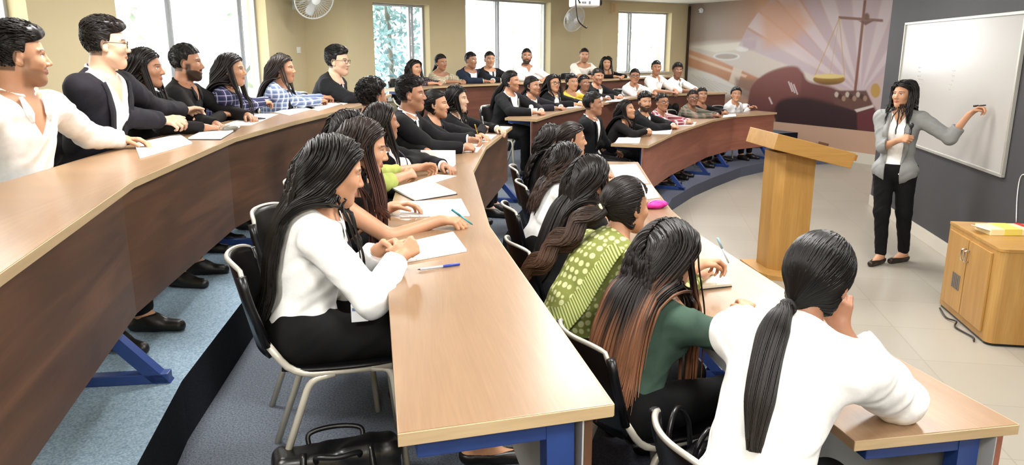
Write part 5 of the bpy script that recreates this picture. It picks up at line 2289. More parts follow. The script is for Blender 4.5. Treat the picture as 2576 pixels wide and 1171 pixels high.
P(6, 712, 173, 6.6, T3, 'the woman in the blue plaid shirt', q=1, yaw=4, lean=16, hair='long', len=0.34, front=0.1, hair_col='2e2420', skin='c',
  wear=[shirt(PLAID_B, 0.42, collar=0.0), TR], wR=at(815, 255, z=1.44), wL=at(830, 248, z=1.44), handR='clasp', handL='clasp',
  label='smiling person in a pale blue plaid shirt and black scarf at the back desk',
  extra=lambda s: s.ribbon('scarf', [(-0.07, 0.45), (-0.05, 0.36), (-0.02, 0.26), (0.0, 0.16)], [0.05, 0.08, 0.1, 0.1], 0.016, DK_TOP, 0.012) and
  s.ribbon('scarf', [(0.07, 0.45), (0.05, 0.36), (0.03, 0.26), (0.02, 0.16)], [0.05, 0.08, 0.1, 0.1], 0.016, DK_TOP, 0.012))
P(7, 850, 155, 7.7, T3, 'the man with the dark tie at the row end', q=2, man=True, size=1.1, hs=1.14, yaw=-4, lean=22, hair='quiff', hair_col='15110f', skin='e', glasses='1a1a1a', tie_cloth='0e0e12',
  wear=[closed(), jacket(BLACK_J, 0.16), TR], wL=at(905, 240, z=1.44),
  label='person in black suit, dark tie and glasses, farthest at the near back desk')

# back row below the far windows
P(8, 1045, 172, 11.2, T3, 'the woman in the dark print below the narrow window', yaw=-30, lean=22, hair='long', len=0.4, front=0.4, hair_col='1b1513', skin='b',
  wear=[top(DK_PRINT, sleeve=1.7), TR], label='person in a dark printed top below the narrow second window, head turned away')
P(9, 1110, 158, 11.7, T3, 'the woman in the beige kurta', q=1, yaw=-38, lean=18, hair='long', tie=(0, -0.12, 0.0), len=0.3, hair_col='231a18', skin='c',
  wear=[top(TAN_K, sleeve=1.4), TR], look=(2.5, 8, 1.5), label='person in a beige printed kurta at the back row desk, leaning on a paper')
P(10, 1185, 152, 12.0, T3, 'the man in the navy blazer', man=True, yaw=-40, lean=14, hair='short', hair_col='1a1514', skin='c', girth=1.06,
  wear=[closed(), jacket(NAVY_J, 0.12), TR], look=(3.5, 9, 1.5), label='person in a navy blazer at the back row, left of the wide window mullion')
P(11, 1232, 150, 12.3, T3, 'the man in the dark suit next to the navy blazer', man=True, yaw=-45, lean=12, hair='short', hair_col='15110f', skin='b', tie_cloth='22202a',
  wear=[closed(), jacket(BLACK_J, 0.15), TR], look=(2.0, 5, 1.7), label='slim person in dark suit and tie right of the navy blazer')
P(12, 1325, 142, 12.75, T3, 'the bearded man in the white shirt below the wide window', man=True, yaw=-55, lean=14, hair='short', hair_col='15110f', beard='full', skin='c',
  wear=[shirt(W_SHIRT, 0.38, sleeve=1.3), TR], look=(1.0, 0, 1.6), label='bearded person in a white shirt at the back row before the wide window')
P(13, 1470, 140, 13.75, T3, 'the man in the cream tee', man=True, yaw=-55, lean=30, hair='short', hair_col='1b1512', beard='stubble', skin='b',
  wear=[top(W_TEE, sleeve=0.9, off=0.012), TR], look=(1.4, 0, 1.2), label='person in a cream tee leaning forward over the back row desk')
P(14, 1526, 160, 14.1, T3, 'the woman in black beside the cream tee', yaw=-60, lean=24, hair='long', len=0.42, front=0.9, hair_col='140f0e', skin='b',
  wear=[top(DK_TOP, sleeve=1.9), TR], look=(1.5, 0, 1.5), label='person in black with loose black hair beside the cream tee at the back row')

# middle row beyond the aisle
P(15, 1287, 205, 9.2, T2, 'the woman in the black suit at the aisle end', q=1, yaw=-32, lean=16, size=1.02, hair='long', tie=(0, -0.11, -0.03), len=0.36, tail_r=0.04, hair_col='191412', skin='c', lanyard='e8e4dc', lan_v=0.22,
  wear=[closed(), jacket(BLACK_J, 0.1), dict(TR, end=0.96)], look=(3.5, 8, 1.5), shoes='17130f', wR=at(1340, 283, z=1.19), ankleR=(0.05, 0.38, 0.09), ankleL=(-0.16, 0.30, 0.09),
  label='person in black suit with pale lanyard at the aisle end of the middle row')
P(16, 1340, 217, 9.85, T2, 'the smiling woman in the dark suit', q=1, yaw=-28, lean=18, hair='long', tie=(0, -0.11, -0.03), len=0.34, hair_col='1a1513', skin='c',
  wear=[closed(), jacket(CHAR_J, 0.12), TR], look=(3.5, 7.6, 1.5), label='smiling person in dark suit, second from the aisle in the far middle row')
P(17, 1393, 210, 10.55, T2, 'the woman in dark rimmed glasses', q=1, yaw=-30, lean=14, hair='long', len=0.34, front=0.3, hair_col='15100f', skin='b', glasses='201a18', lanyard='d9d4ca', lan_v=0.2,
  wear=[closed(), jacket(BLACK_J, 0.1), TR], look=(3.0, 6, 1.6), label='person in glasses and black suit, third from the aisle in the far middle row')
P(18, 1440, 208, 11.25, T2, 'the woman in the mustard top', yaw=-30, lean=14, hair='long', tie=(0, -0.12, 0.02), len=0.3, hair_col='1b1513', skin='b',
  wear=[top(YELLOW, sleeve=1.3), TR], look=(3.4, 6.5, 1.5), label='person in a mustard yellow top in the middle row')
P(19, 1470, 210, 11.75, T2, 'the woman in pale blue', yaw=-32, lean=14, hair='long', tie=(0, -0.12, 0.02), len=0.3, hair_col='1b1513', skin='d',
  wear=[shirt(cloth('pale blue shirt', 'd4d8de'), 0.40), TR], look=(3.4, 7.5, 1.5), label='person in a pale blue white shirt between the mustard top and the dark suit')
P(20, 1503, 193, 12.1, T2, 'the man in the dark suit right of the mustard top', q=1, man=True, yaw=-36, lean=14, hair='short', hair_col='16110f', skin='c',
  wear=[closed(), jacket(BLACK_J, 0.12), TR], look=(3.4, 8, 1.5), label='upright person in a dark suit in the middle row, gazing over the front row')
P(21, 1597, 192, 13.15, T2, 'the first man in white of the middle row', q=1, man=True, yaw=-45, lean=20, hair='short', hair_col='15110f', skin='c', glasses='2a2422',
  wear=[shirt(W_SHIRT, 0.38, sleeve=1.1), TR], look=(2.2, 2, 1.5), label='bespectacled person in white, leftmost of the three white shirts in the middle row')
P(22, 1651, 171, 13.5, T2, 'the tall man in white of the middle row', q=1, man=True, size=1.05, yaw=-45, lean=10, hair='short', hair_col='15110f', skin='c',
  wear=[shirt(W_SHIRT, 0.38, sleeve=1.0), TR], look=(2.5, 2, 1.5), label='tallest person in white, central of the three white shirts in the middle row')
P(23, 1705, 177, 13.8, T2, 'the man in white with a strap', q=1, man=True, yaw=-40, lean=14, hair='curly', hair_col='15110f', skin='d', lanyard='5a6058', lan_v=0.2,
  wear=[shirt(W_SHIRT, 0.42, sleeve=1.1), TR], look=(3.4, 4, 1.4), label='person in white with a dark lanyard, rightmost of the three white shirts')

# front row beyond the aisle
P(24, 1492, 262, 8.3, T1, 'the black suit at the aisle end of the front row', q=2, man=True, size=1.0, yaw=-24, lean=8, hair='short', hair_col='14100e', skin='c',
  wear=[closed(), jacket(BLACK_J, 0.14), TR], look=(4.0, 7.6, 1.4), wR=at(1530, 385, z=0.72), wL=at(1545, 380, z=0.75), handR='clasp', handL='clasp',
  label='person in black suit seen in profile at the aisle end of the front row')
P(25, 1577, 277, 9.2, T1, 'the woman in black leaning on the front row desk', q=2, yaw=-20, lean=26, hair='long', len=0.5, front=0.5, hair_col='17110f', skin='b',
  wear=[top(DK_TOP, sleeve=1.9), TR], look=(3.6, 7.6, 1.75), wR=at(1625, 330, z=0.96), wL=at(1632, 328, z=0.96), handR='clasp', handL='clasp',
  label='person in black with long hair leaning over the front row desk, looking up')
P(26, 1623, 257, 9.95, T1, 'the bearded man in the front row', q=1, man=True, yaw=-25, lean=14, hair='curly', hair_col='14100e', beard='full', skin='b',
  wear=[closed(), jacket(BLACK_J, 0.12), TR], look=(3.0, 3, 1.0), label='bearded person in a black suit in the front row, head tipped down')
P(27, 1666, 258, 10.6, T1, 'the person in the red plaid shirt', q=1, man=True, size=0.96, yaw=-28, lean=18, hair='short', hair_col='16110f', skin='c', glasses='3a2a26',
  wear=[shirt(PLAID_R, 0.40), TR], look=(3.4, 7.5, 1.4), label='bespectacled person in a red plaid shirt in the front row')
P(28, 1743, 247, 11.7, T1, 'the person in the green grey plaid shirt', q=1, man=True, size=0.98, yaw=-34, lean=20, hair='short', hair_col='1c1613', skin='d', glasses='3a2a26',
  wear=[shirt(PLAID_G, 0.40), TR], look=(3.2, 4, 1.2), label='person in a green grey plaid shirt in the front row')
P(29, 1766, 240, 12.25, T1, 'the half hidden person behind the green plaid shirt', man=True, size=0.97, yaw=-34, lean=10, hair='short', hair_col='15110f', skin='c',
  wear=[top(DK_TOP, sleeve=1.9), TR], label='half hidden person in black behind the green plaid shirt')
P(30, 1852, 238, 12.55, T1, 'the woman in white at the far end of the front row', q=1, yaw=-52, lean=22, hair='long', tie=(0, -0.11, 0.02), len=0.25, hair_col='17120f', skin='b',
  wear=[shirt(cloth('pale shirt', 'e6ebef'), 0.40), TR], look=(3.0, 3, 1.5), wL=at(1885, 272, z=0.95), wR=at(1835, 274, z=0.95),
  label='person in pale white shirt at the mural end of the front row')

# middle row, near side
P(31, 842, 432, 2.55, T2, 'the woman in the white shirt nearest the camera', q=2, yaw=14, lean=11, tilt=0, hair='long', len=0.50, front=0.0, short_front=0.55, part=-0.01, hair_col='16120f', skin='b', strands=1500,
  wear=[shirt(W_SHIRT, 0.42, fold=0.005, loose=0.012, sleeve=1.9, collar=0.02, hem=0.03), dict(TR, top=0.10)], look=(1.1, 3.3, 0.95),
  wR=at(1000, 652, z=1.20), wL=at(952, 628, z=1.21), handR='fist', handL='fist', rollR=60, rollL=60, hdR=(-0.35, 0.8, 0.5), hdL=(0.5, 0.8, 0.25), poleR=(1, -0.2, -0.6),
  shoes='131010', ankleR=(0.12, 0.60, 0.09), ankleL=(-0.1, 0.58, 0.09), shoe_h=0.05,
  label='person in white shirt and black trousers on the nearest chair',
  extra=lambda s: (s.wrist_band(-1, '1a1a1c', 'wristwatch', 0.016), hanging_card(s)))
P(32, 915, 372, 3.15, T2, 'the brown haired woman with bare arms', q=2, yaw=-6, lean=26, tilt=4, hair='long', len=0.44, front=0.45, hair_col='2c1f1b', tip_col='4a302a', skin='b', strands=1300,
  wear=[top(DK_TOP, sleeve=0.12, off=0.007), TR], look=(1.6, 3.5, 0.95), wR=at(1105, 555, z=1.185), wL=at(985, 520, z=1.19), handR='pen', handL='relax', hdR=(0.05, 1, 0), poleR=(0.6, -0.2, -1),
  label='person with long brown hair and bare arms writing at the middle row desk')
P(33, 884, 335, 3.95, T2, 'the person in the lime green top', q=2, yaw=2, lean=14, hair='long', len=0.34, front=0.3, hair_col='1a1412', skin='b',
  wear=[top(LIME, sleeve=1.35, off=0.009, fold=0.005), TR], wR=at(1045, 440, z=1.19), wL=at(1050, 422, z=1.20), handR='clasp', handL='clasp', rollR=50, rollL=50,
  label='person in lime green top with hands clasped on the middle row desk')
P(34, 962, 308, 4.65, T2, 'the woman in the black blazer behind the lime top', q=2, yaw=-2, lean=16, hair='long', len=0.36, front=0.3, hair_col='231a17', skin='c',
  wear=[closed(), jacket(BLACK_J, 0.1), TR], wR=(-0.55, 5.0, 1.19), label='person in a black blazer with brown black hair behind the lime green top')
P(35, 938, 245, 5.3, T2, 'the curly haired man', q=2, man=True, yaw=5, lean=6, hair='curly', hair_col='14100e', skin='c', look=(3, 9, 1.4),
  wear=[shirt(BLACK_S, 0.4), TR], label='curly haired person turned away, behind the suited profile in the middle row')
P(36, 1035, 238, 5.75, T2, 'the man in the black suit in profile', q=2, man=True, yaw=-4, lean=16, hair='quiff', hair_col='16110f', skin='c', tie_cloth='101014', look=(3.5, 5.6, 1.5),
  wear=[closed(), jacket(BLACK_J, 0.14), TR], wR=at(1165, 372, z=1.19), wL=at(1180, 352, z=1.2), handR='clasp', handL='clasp', rollR=45, rollL=45,
  label='person in a black suit and tie in sharp profile at the middle row desk')
P(37, 1098, 263, 6.4, T2, 'the woman in black next to the profile man', q=2, yaw=-6, lean=18, hair='long', tie=(0, -0.12, -0.01), len=0.34, tail_r=0.035, hair_col='17120f', skin='b', look=(3.5, 6.0, 1.45),
  wear=[closed(DK_TOP), jacket(BLACK_J, 0.2), TR], wR=at(1190, 345, z=1.19), handR='pen', label='person in black with tied hair between the profile suit and the chin length hair')
P(38, 1150, 250, 6.95, T2, 'the woman with chin length hair', q=2, yaw=-8, lean=12, hair='long', len=0.24, front=0.5, hair_col='14100f', skin='e', look=(3.5, 6.2, 1.4), lanyard='e0ddd4', lan_v=0.25,
  wear=[closed(), jacket(BLACK_J, 0.1), TR], wR=at(1215, 322, z=1.2), handR='pen', label='person with chin length hair and black blazer at the tip of the middle row')

# front row, near side
P(39, 2058, 700, 1.95, T1, 'the ponytailed woman', q=2, yaw=52, lean=30, tilt=4, hair='long', tie=(-0.015, -0.104, -0.083), tie_col='1a1718', len=0.42, tail_r=0.044, tail_dir=(-0.1, -0.8, -1.0), tail_pull=(0.05, -0.03, -0.6), hair_col='181513', tip_col='2a2522', skin='c', strands=1900,
  wear=[shirt(W_SHIRT, 0.45, fold=0.006, loose=0.020, off=0.014, sleeve=1.75, collar=0.02, gap=-0.02), TR], cd=0.12, cyaw=12, look=(3.2, 4.6, 0.5), hroll=6,
  wR=at(2115, 835, z=1.13), handR='loose', hdR=(-0.15, 0.1, 1), poleR=(0.9, 0.3, -1), wL=(1.05, 2.35, 0.94),
  label='person in white shirt with long black ponytail, back turned, at the front row')
P(40, 1688, 640, 2.55, T1, 'the woman in the dark green shirt', q=2, yaw=30, lean=20, hair='long', len=0.55, front=0.04, gather=1.0, cd=0.13, cyaw=22, ombre=0.45, hair_col='1a1412', tip_col='84593f', skin='b', strands=2200, look=(1.9, 3.3, 0.9),
  wear=[top(GREEN, sleeve=1.0, off=0.010, fold=0.005, neck=('round', 0.0)), TR], wR=at(1880, 782, z=0.95), wL=at(1762, 665, z=1.02), handR='relax', handL='pen', poleR=(1, -0.3, -0.7),
  label='person in a dark green shirt with long brown tipped hair at the front row',
  extra=lambda s: s.wrist_band(1, 'e8e4da', 'wristwatch', 0.02))
P(41, 1578, 520, 3.1, T1, 'the woman in the lime printed kurta', q=2, yaw=30, lean=36, hair='long', tie=(0, -0.118, 0.0), tie_col='e9dfa0', len=0.52, tail_r=0.05, tail_dir=(-0.5, -1.0, -0.2), tail_pull=(-0.3, -0.25, -0.4), wave=0.5, hair_col='1d1613', tip_col='5a3f2e', skin='b', strands=1700, look=(2.5, 4.2, 1.1), cd=0.16, cyaw=14, girth=1.1,
  wear=[dict(name='kurta', mat=KURTA, off=0.010, neck=('round', 0.0), sleeve=1.3, hem=-0.10, fold=0.005), TR],
  label='person in lime printed kurta and striped scarf with a wavy ponytail',
  extra=lambda s: (s.ribbon('scarf', [(0.12, 0.43), (0.11, 0.38), (0.10, 0.28), (0.09, 0.15), (0.08, 0.0)], [0.10, 0.14, 0.17, 0.18, 0.18], 0.016, DUPATTA, 0.006, True),
                   s.ribbon('scarf', [(0.10, 0.45), (0.09, 0.38), (0.08, 0.28), (0.07, 0.15)], [0.10, 0.12, 0.14, 0.14], 0.016, DUPATTA, 0.006),
                   hairband(s)))
P(42, 1490, 452, 3.75, T1, 'the woman with long loose black hair', q=2, yaw=18, lean=22, hair='long', len=0.58, front=0.15, hair_col='181310', skin='b', strands=1500, look=(2.0, 4.5, 1.1),
  wear=[top(DK_TOP, sleeve=1.0), TR], wR=at(1560, 470, z=1.02), wL=at(1548, 440, z=1.1), handL='loose', handR='relax', hdL=(0.2, 0.2, 1),
  label='person in black with loose black hair down to the chair at the front row')
P(43, 1428, 408, 4.6, T1, 'the woman in the white top', q=2, yaw=10, lean=20, hair='long', len=0.30, wave=0.03, front=0.2, hair_col='1e1714', tip_col='3a2a22', skin='c', glasses='2a2020', strands=1100, look=(3.5, 5.6, 1.2),
  wear=[top(W_SHIRT, sleeve=1.5, off=0.010, fold=0.005), TR], wR=at(1540, 432, z=0.95), handR='relax',
  label='person in a white top and glasses with wavy hair at the front row')
P(44, 1440, 352, 5.4, T1, 'the woman with brownish pinned hair', q=1, yaw=6, lean=18, hair='long', tie=(0, -0.12, -0.03), len=0.3, tail_r=0.045, hair_col='2a201c', skin='b', look=(3.5, 5.8, 1.2),
  wear=[top(DK_TOP, sleeve=1.6), TR], label='person with brownish tied hair behind the white top at the front row')
P(45, 1392, 350, 6.1, T1, 'the woman at the far end of the near front row', q=1, yaw=2, lean=14, hair='long', len=0.42, wave=0.03, hair_col='1a1412', skin='b', look=(3.5, 6.2, 1.2),
  wear=[top(DK_TOP, sleeve=1.6), TR], label='person with long wavy hair, farthest at the near front row desk')

# the teacher
P(46, 2272, 238, 6.72, 0.0, None, q=2, stand=True, hip=0.86, yaw=-128, lean=-2, size=0.97, hair='long', len=0.40, front=0.6, short_front=0.25, wave=0.012, part=0.012, hair_col='120e0d', skin='b', strands=1500, look=(-2.0, 3.6, 1.45),
  footR=at(2214, 650, z=0.05), footL=at(2272, 645, z=0.05), toeR=(0.25, 1, 0), toeL=(0.5, 1, 0), shoes='2a1f1a', shoe_h=0.05,
  wear=[shirt(W_SHIRT, 0.36, hem=-0.06, sleeve=0.5, collar=0.02), dict(jacket(GREY_J), neck=('open', 0.05, 0.02, 0.062), hem=-0.17, sleeve=1.40, flare=0.10, off=0.014), dict(TR, top=0.05, end=0.93)],
  wR=at(2262, 352, Y=6.48), wL=at(2438, 288, Y=6.40), handR='fist', handL='pen', rollR=70, hdR=(-0.9, 0.5, 0.25), hdL=(-0.8, -0.1, 0.65), rollL=30, poleL=(-1, 0.0, -0.15), poleR=(0.7, -0.7, -1),
  label='person in a grey blazer, white blouse and black trousers teaching beside the whiteboard')


def hanging_card(s):
    """identity card that swings clear of the leaning chest on a dark strap"""
    top = (at(903, 762, Y=2.42) - s.loc) @ s.Rw
    neck = s.front_point(0.03, 0.36, 0.02)
    strap = tube('lanyard', smooth_path([s.front_point(0.06, 0.43, 0.015), neck, neck * 0.4 + top * 0.6 + s.f * 0.01, top], 20), 0.006, mat('lanyard dark', '161a20', 0.6), s.root)
    n = nz(np.array([0.25, -1.0, 0.25]) @ s.Rw)
    x = nz(np.cross([0, 0, 1.0], n))
    z = np.cross(n, x)
    M = Matrix(((x[0], n[0], z[0], top[0]), (x[1], n[1], z[1], top[1]), (x[2], n[2], z[2], top[2]), (0, 0, 0, 1)))
    bm = bmesh.new()
    add_box(bm, (0, 0, -0.034), (0.056, 0.004, 0.062), 0, 0.0015, M)
    card = from_bm('identity_card', bm, mat('card white', 'eef2f6', 0.3), s.root)
    bm = bmesh.new()
    add_box(bm, (0, 0.0024, -0.022), (0.048, 0.001, 0.010), 0, 0, M)
    from_bm('print', bm, mat('card print', '5b7fa8', 0.4), card)


def hairband(s):
    pts = []
    for a in np.linspace(-1.35, 1.35, 22):
        q = np.array([0.088 * math.sin(a), 0.030 - 0.01 * math.cos(a), 0.025 + 0.098 * math.cos(a)])
        pts.append(s.HC + s.Rh @ q * s.hs)
    tube('hairband', pts, 0.004, mat('silver band', 'd5d2c8', 0.3, metal=0.5), s.root)


FIG = {}
for n, k, chair in PEOPLE:
    p = Person(**k)
    p.build()
    FIG[n] = p
    if chair:
        cy = R_(k['cyaw'] - 90) if 'cyaw' in k else p.yaw
        seat = p.loc + rotz(cy) @ np.array([0, k.get('cd', 0.125), 0])
        chair_at(seat[0], seat[1], k['fz'], cy, 'black plastic chair under ' + chair)


# ------------------------------------------------------------------ papers, pens, bags
def ruled(name, base, ink, freq):
    m = bpy.data.materials.new(name)
    nt, N, L, b = nodes_of(m)
    a = N.new('ShaderNodeAttribute')
    a.attribute_name = 'gr'
    sp = N.new('ShaderNodeSeparateXYZ')
    L.new(a.outputs['Vector'], sp.inputs[0])
    mu = N.new('ShaderNodeMath')
    mu.operation = 'MULTIPLY'
    mu.inputs[1].default_value = freq
    L.new(sp.outputs[1], mu.inputs[0])
    fr = N.new('ShaderNodeMath')
    fr.operation = 'FRACT'
    L.new(mu.outputs[0], fr.inputs[0])
    r = ramp(N, [(0.0, ink), (0.10, ink), (0.16, base), (1.0, base)])
    L.new(fr.outputs[0], r.inputs[0])
    L.new(r.outputs[0], b.inputs['Base Color'])
    b.inputs['Roughness'].default_value = 0.75
    b.inputs['Specular IOR Level'].default_value = 0.2
    return m


RULED = ruled('ruled page', 'ecebe8', 'cfd3dc', 125)
PLAIN = mat('plain sheet', 'ecebe8', 0.75, spec=0.2)
CREAM = mat('cream page', 'd9d0b8', 0.75, spec=0.2)
COVER = mat('dark notebook cover', '22242a', 0.5)


def sheet(name, label, cat, px, z, th=0.003, m=None, cover=False, group=None):
    q = np.array([at(x, y, z=z)[:2] for x, y in px])
    c = q.mean(0)
    q = q - c
    ux = nz(np.append(q[1] - q[0], 0))[:2]
    uy = np.array([-ux[1], ux[0]])
    g = lambda co: np.stack([co[:, :2] @ ux, co[:, :2] @ uy, co[:, 2]], -1)
    t = thing(name, label, cat, (c[0], c[1], z + 0.0008), 0, group)
    b0 = 0.0
    if cover:
        prism('cover', [tuple(v * 1.03) for v in q], 0.0, 0.003, COVER, t)
        b0 = 0.0032
    prism('pages', [tuple(v) for v in q], b0, b0 + th, m or RULED, t, gr=g)
    if cover:
        mid0, mid1 = (q[0] + q[1]) / 2, (q[2] + q[3]) / 2
        tube('fold', [(mid0[0], mid0[1], b0 + th), (mid1[0], mid1[1], b0 + th)], 0.0016, mat('page fold', 'c9c7c2', 0.8), t, 6)
    return t


D3, D2, D1 = 1.40, 1.15, 0.90
sheet('paper_stack', 'white paper stack on the back desk before the open-necked white shirt', 'papers', [(338, 364), (452, 340), (484, 362), (352, 400)], D3, 0.006)
sheet('notebook', 'open white notebook with dark cover on the back desk before the spectacled suit wearer', 'notebook', [(474, 352), (540, 318), (604, 322), (556, 352)], D3, 0.008, None, True)
sheet('paper_sheet', 'long white sheet on the back desk before the bearded black shirt wearer', 'paper', [(556, 318), (640, 286), (700, 288), (632, 316)], D3, 0.002)
sheet('paper_sheet', 'white sheet on the back desk under the navy plaid sleeves', 'paper', [(690, 283), (752, 266), (796, 272), (728, 291)], D3, 0.002)
sheet('paper_sheet', 'white sheet on the back desk before the pale blue plaid shirt', 'paper', [(770, 272), (836, 258), (858, 262), (800, 280)], D3, 0.002)
sheet('paper_sheet', 'small white sheet at the far end of the near back desk', 'paper', [(852, 258), (892, 247), (902, 252), (864, 264)], D3, 0.002)
sheet('notebook', 'thick white notepad on the middle row desk beside the fist of the nearest white shirt', 'notebook', [(1008, 618), (1140, 588), (1174, 634), (1022, 662)], D2, 0.008)
sheet('notebook', 'white ruled notebook under the writing hand of the bare armed person', 'notebook', [(1008, 512), (1160, 504), (1182, 545), (1006, 548)], D2, 0.007)
sheet('notebook', 'open ruled notebook before the lime green top', 'notebook', [(986, 478), (1072, 455), (1148, 490), (1044, 507)], D2, 0.008, None, True)
sheet('paper_sheet', 'loose white sheet beneath the clasped hands of the lime green top', 'paper', [(1050, 456), (1098, 440), (1148, 444), (1084, 464)], D2, 0.002, PLAIN)
sheet('paper_sheet', 'white sheet on the middle row desk before the profile suit wearer', 'paper', [(1108, 380), (1140, 360), (1215, 365), (1200, 384)], D2, 0.002)
sheet('paper_sheet', 'white sheet on the middle row desk before the tied dark hair', 'paper', [(1170, 352), (1200, 336), (1250, 340), (1226, 358)], D2, 0.002)
sheet('paper_sheet', 'white sheet at the far tip of the near middle row desk', 'paper', [(1226, 328), (1244, 318), (1284, 320), (1266, 332)], D2, 0.002, PLAIN)
sheet('paper_sheet', 'large white sheet at the far end of the near front row desk', 'paper', [(1532, 416), (1600, 414), (1632, 462), (1556, 464)], D1, 0.002, PLAIN)
sheet('paper_sheet', 'white sheet beneath the pink pouch side of the near front row desk', 'paper', [(1566, 472), (1640, 466), (1660, 498), (1592, 506)], D1, 0.002, PLAIN)
sheet('notebook', 'white notebook on the front row desk before the lime kurta', 'notebook', [(1604, 586), (1660, 568), (1700, 580), (1648, 604)], D1, 0.006, None, True)
sheet('notebook', 'open cream notebook on the front row desk by the pen hand', 'notebook', [(1762, 690), (1804, 664), (1840, 722), (1764, 730)], D1, 0.010, CREAM, True)
sheet('paper_sheet', 'white sheet under the watch arm of the dark green shirt', 'paper', [(1834, 812), (1900, 790), (1960, 800), (1890, 830)], D1, 0.002)
sheet('paper_sheet', 'ruled white sheets under the elbow of the ponytailed person', 'paper', [(2180, 930), (2226, 924), (2320, 974), (2236, 1046)], D1, 0.004)
sheet('paper_sheet', 'white sheet at the aisle corner of the far front row desk', 'paper', [(1556, 347), (1612, 347), (1608, 361), (1546, 361)], D1, 0.003, PLAIN)
sheet('paper_sheet', 'white sheet before the black clad person leaning on the far front row desk', 'paper', [(1642, 324), (1692, 325), (1686, 338), (1636, 338)], D1, 0.003, PLAIN)
sheet('paper_sheet', 'white sheet before the red plaid shirt', 'paper', [(1712, 309), (1752, 308), (1746, 316), (1704, 318)], D1, 0.003, PLAIN)
sheet('paper_sheet', 'small white sheet before the pale white shirt at the mural end', 'paper', [(1820, 289), (1850, 287), (1852, 293), (1818, 296)], D1, 0.002, PLAIN)
sheet('paper_sheet', 'white sheet on the far middle row desk before the glasses wearer', 'paper', [(1424, 273), (1440, 263), (1474, 261), (1462, 270)], D2, 0.003, PLAIN)
sheet('paper_sheet', 'white sheet on the far middle row desk before the upright dark suit', 'paper', [(1522, 258), (1534, 249), (1572, 246), (1564, 255)], D2, 0.003, PLAIN)
sheet('paper_sheet', 'large white sheet on the far back desk before the beige kurta', 'paper', [(1094, 213), (1110, 204), (1160, 204), (1152, 211)], D3, 0.003, PLAIN)
sheet('paper_sheet', 'white sheet on the far back desk before the slim dark suit', 'paper', [(1222, 209), (1230, 204), (1262, 203), (1258, 208)], D3, 0.003, PLAIN)
sheet('paper_sheet', 'white sheet on the far back desk before the bearded white shirt', 'paper', [(1352, 203), (1358, 199), (1392, 199), (1390, 203)], D3, 0.003, PLAIN)


def folded_card():
    p = at(1102, 414, z=D2)
    t = thing('folded_booklet', 'white booklet standing half open on the middle row desk behind the clasped hands', 'booklet', (p[0], p[1], D2), -0.06)
    box('upright_page', (0, 0.012, 0.048), (0.235, 0.006, 0.092), PLAIN, t, 0, 0.001)
    box('flat_page', (0.01, -0.075, 0.004), (0.22, 0.15, 0.006), PLAIN, t, 0, 0.001)


folded_card()


def pen(label, a, b_, barrel, cap, r=0.0045):
    a, b_ = np.array(a, float), np.array(b_, float)
    t = thing('pen', label, 'pen', a)
    d = b_ - a
    tube('barrel', [d * 0.06, d * 0.35, d * 0.7], r * 0.85, mat('pen barrel ' + barrel, barrel, 0.25), t, 8)
    tube('cap', [d * 0.6, d * 0.8, d], r * 1.15, mat('pen cap ' + cap, cap, 0.35), t, 8)
    V, Q, NG = tube_data(np.array([[d * 0.0, d * 0.03, d * 0.065]]), np.array([[0.0006, 0.002, r * 0.8]]), 8)
    new_mesh('nib', V, Q, m=mat('pen nib', '55585e', 0.3, metal=0.6), parent=t, NG=NG)


pen('blue capped ballpoint pen lying on the bare middle row desk', at(1050, 679, z=D2 + 0.006), at(1156, 665, z=D2 + 0.006), 'c2cbe0', '2b3f9c')
F = FIG
h = lambda n, sd, x, y, z: F[n].loc + F[n].Rw @ (F[n].W[sd] + F[n].HF[sd][0] * x + F[n].HF[sd][1] * y + F[n].HF[sd][2] * z)
pen('teal pen in the bare armed writing hand', h(32, 1, 0.03, 0.14, -0.03), h(32, 1, 0.03, 0.05, 0.04), '2f8f98', '20707c')
pen('pale blue pen in the hand before the dark green shirt', h(40, -1, 0.03, 0.13, -0.02), h(40, -1, 0.045, 0.07, 0.10), 'c5d8e2', '8fb2c4')
pen('white pen held by the wavy chin length hair', h(38, 1, 0.03, 0.12, -0.02), h(38, 1, 0.045, 0.06, 0.09), 'dfe3ea', 'c2c8d2')
pen('yellow pen held by the tied dark hair', h(37, 1, 0.03, 0.12, -0.02), h(37, 1, 0.045, 0.06, 0.09), 'cda93a', 'b28f2c')
pen('dark board marker in the raised hand of the grey blazer', h(46, -1, 0.02, 0.14, -0.02), h(46, -1, 0.03, 0.06, 0.03), '25262c', '15161a', 0.007)


def microphone():
    a, b_ = h(46, 1, 0.03, 0.075, -0.03), h(46, 1, 0.10, 0.10, 0.0)
    d = b_ - a
    t = thing('microphone', 'small black microphone held at the chest of the grey blazer', 'microphone', a)
    tube('handle', [d * -0.7, d * 0.0, d * 0.9], 0.011, BLACK_P, t, 10)
    V, Q, NG = tube_data(np.array([[d * 0.9, d * 1.05, d * 1.25, d * 1.4, d * 1.46]]), np.array([[0.012, 0.018, 0.019, 0.013, 0.002]]), 12)
    new_mesh('head', V, Q, m=mat('microphone mesh', '3a3c40', 0.4, metal=0.6), parent=t, NG=NG)


microphone()


def soft_box(p, c, s, r):
    q = np.abs(p - c) - (np.array(s) - r)
    return L2(np.maximum(q, 0)) + np.minimum(q.max(1), 0) - r


LEATHER = mat('black leather', '101012', 0.33, spec=0.6, bump=0.2, bscale=60)


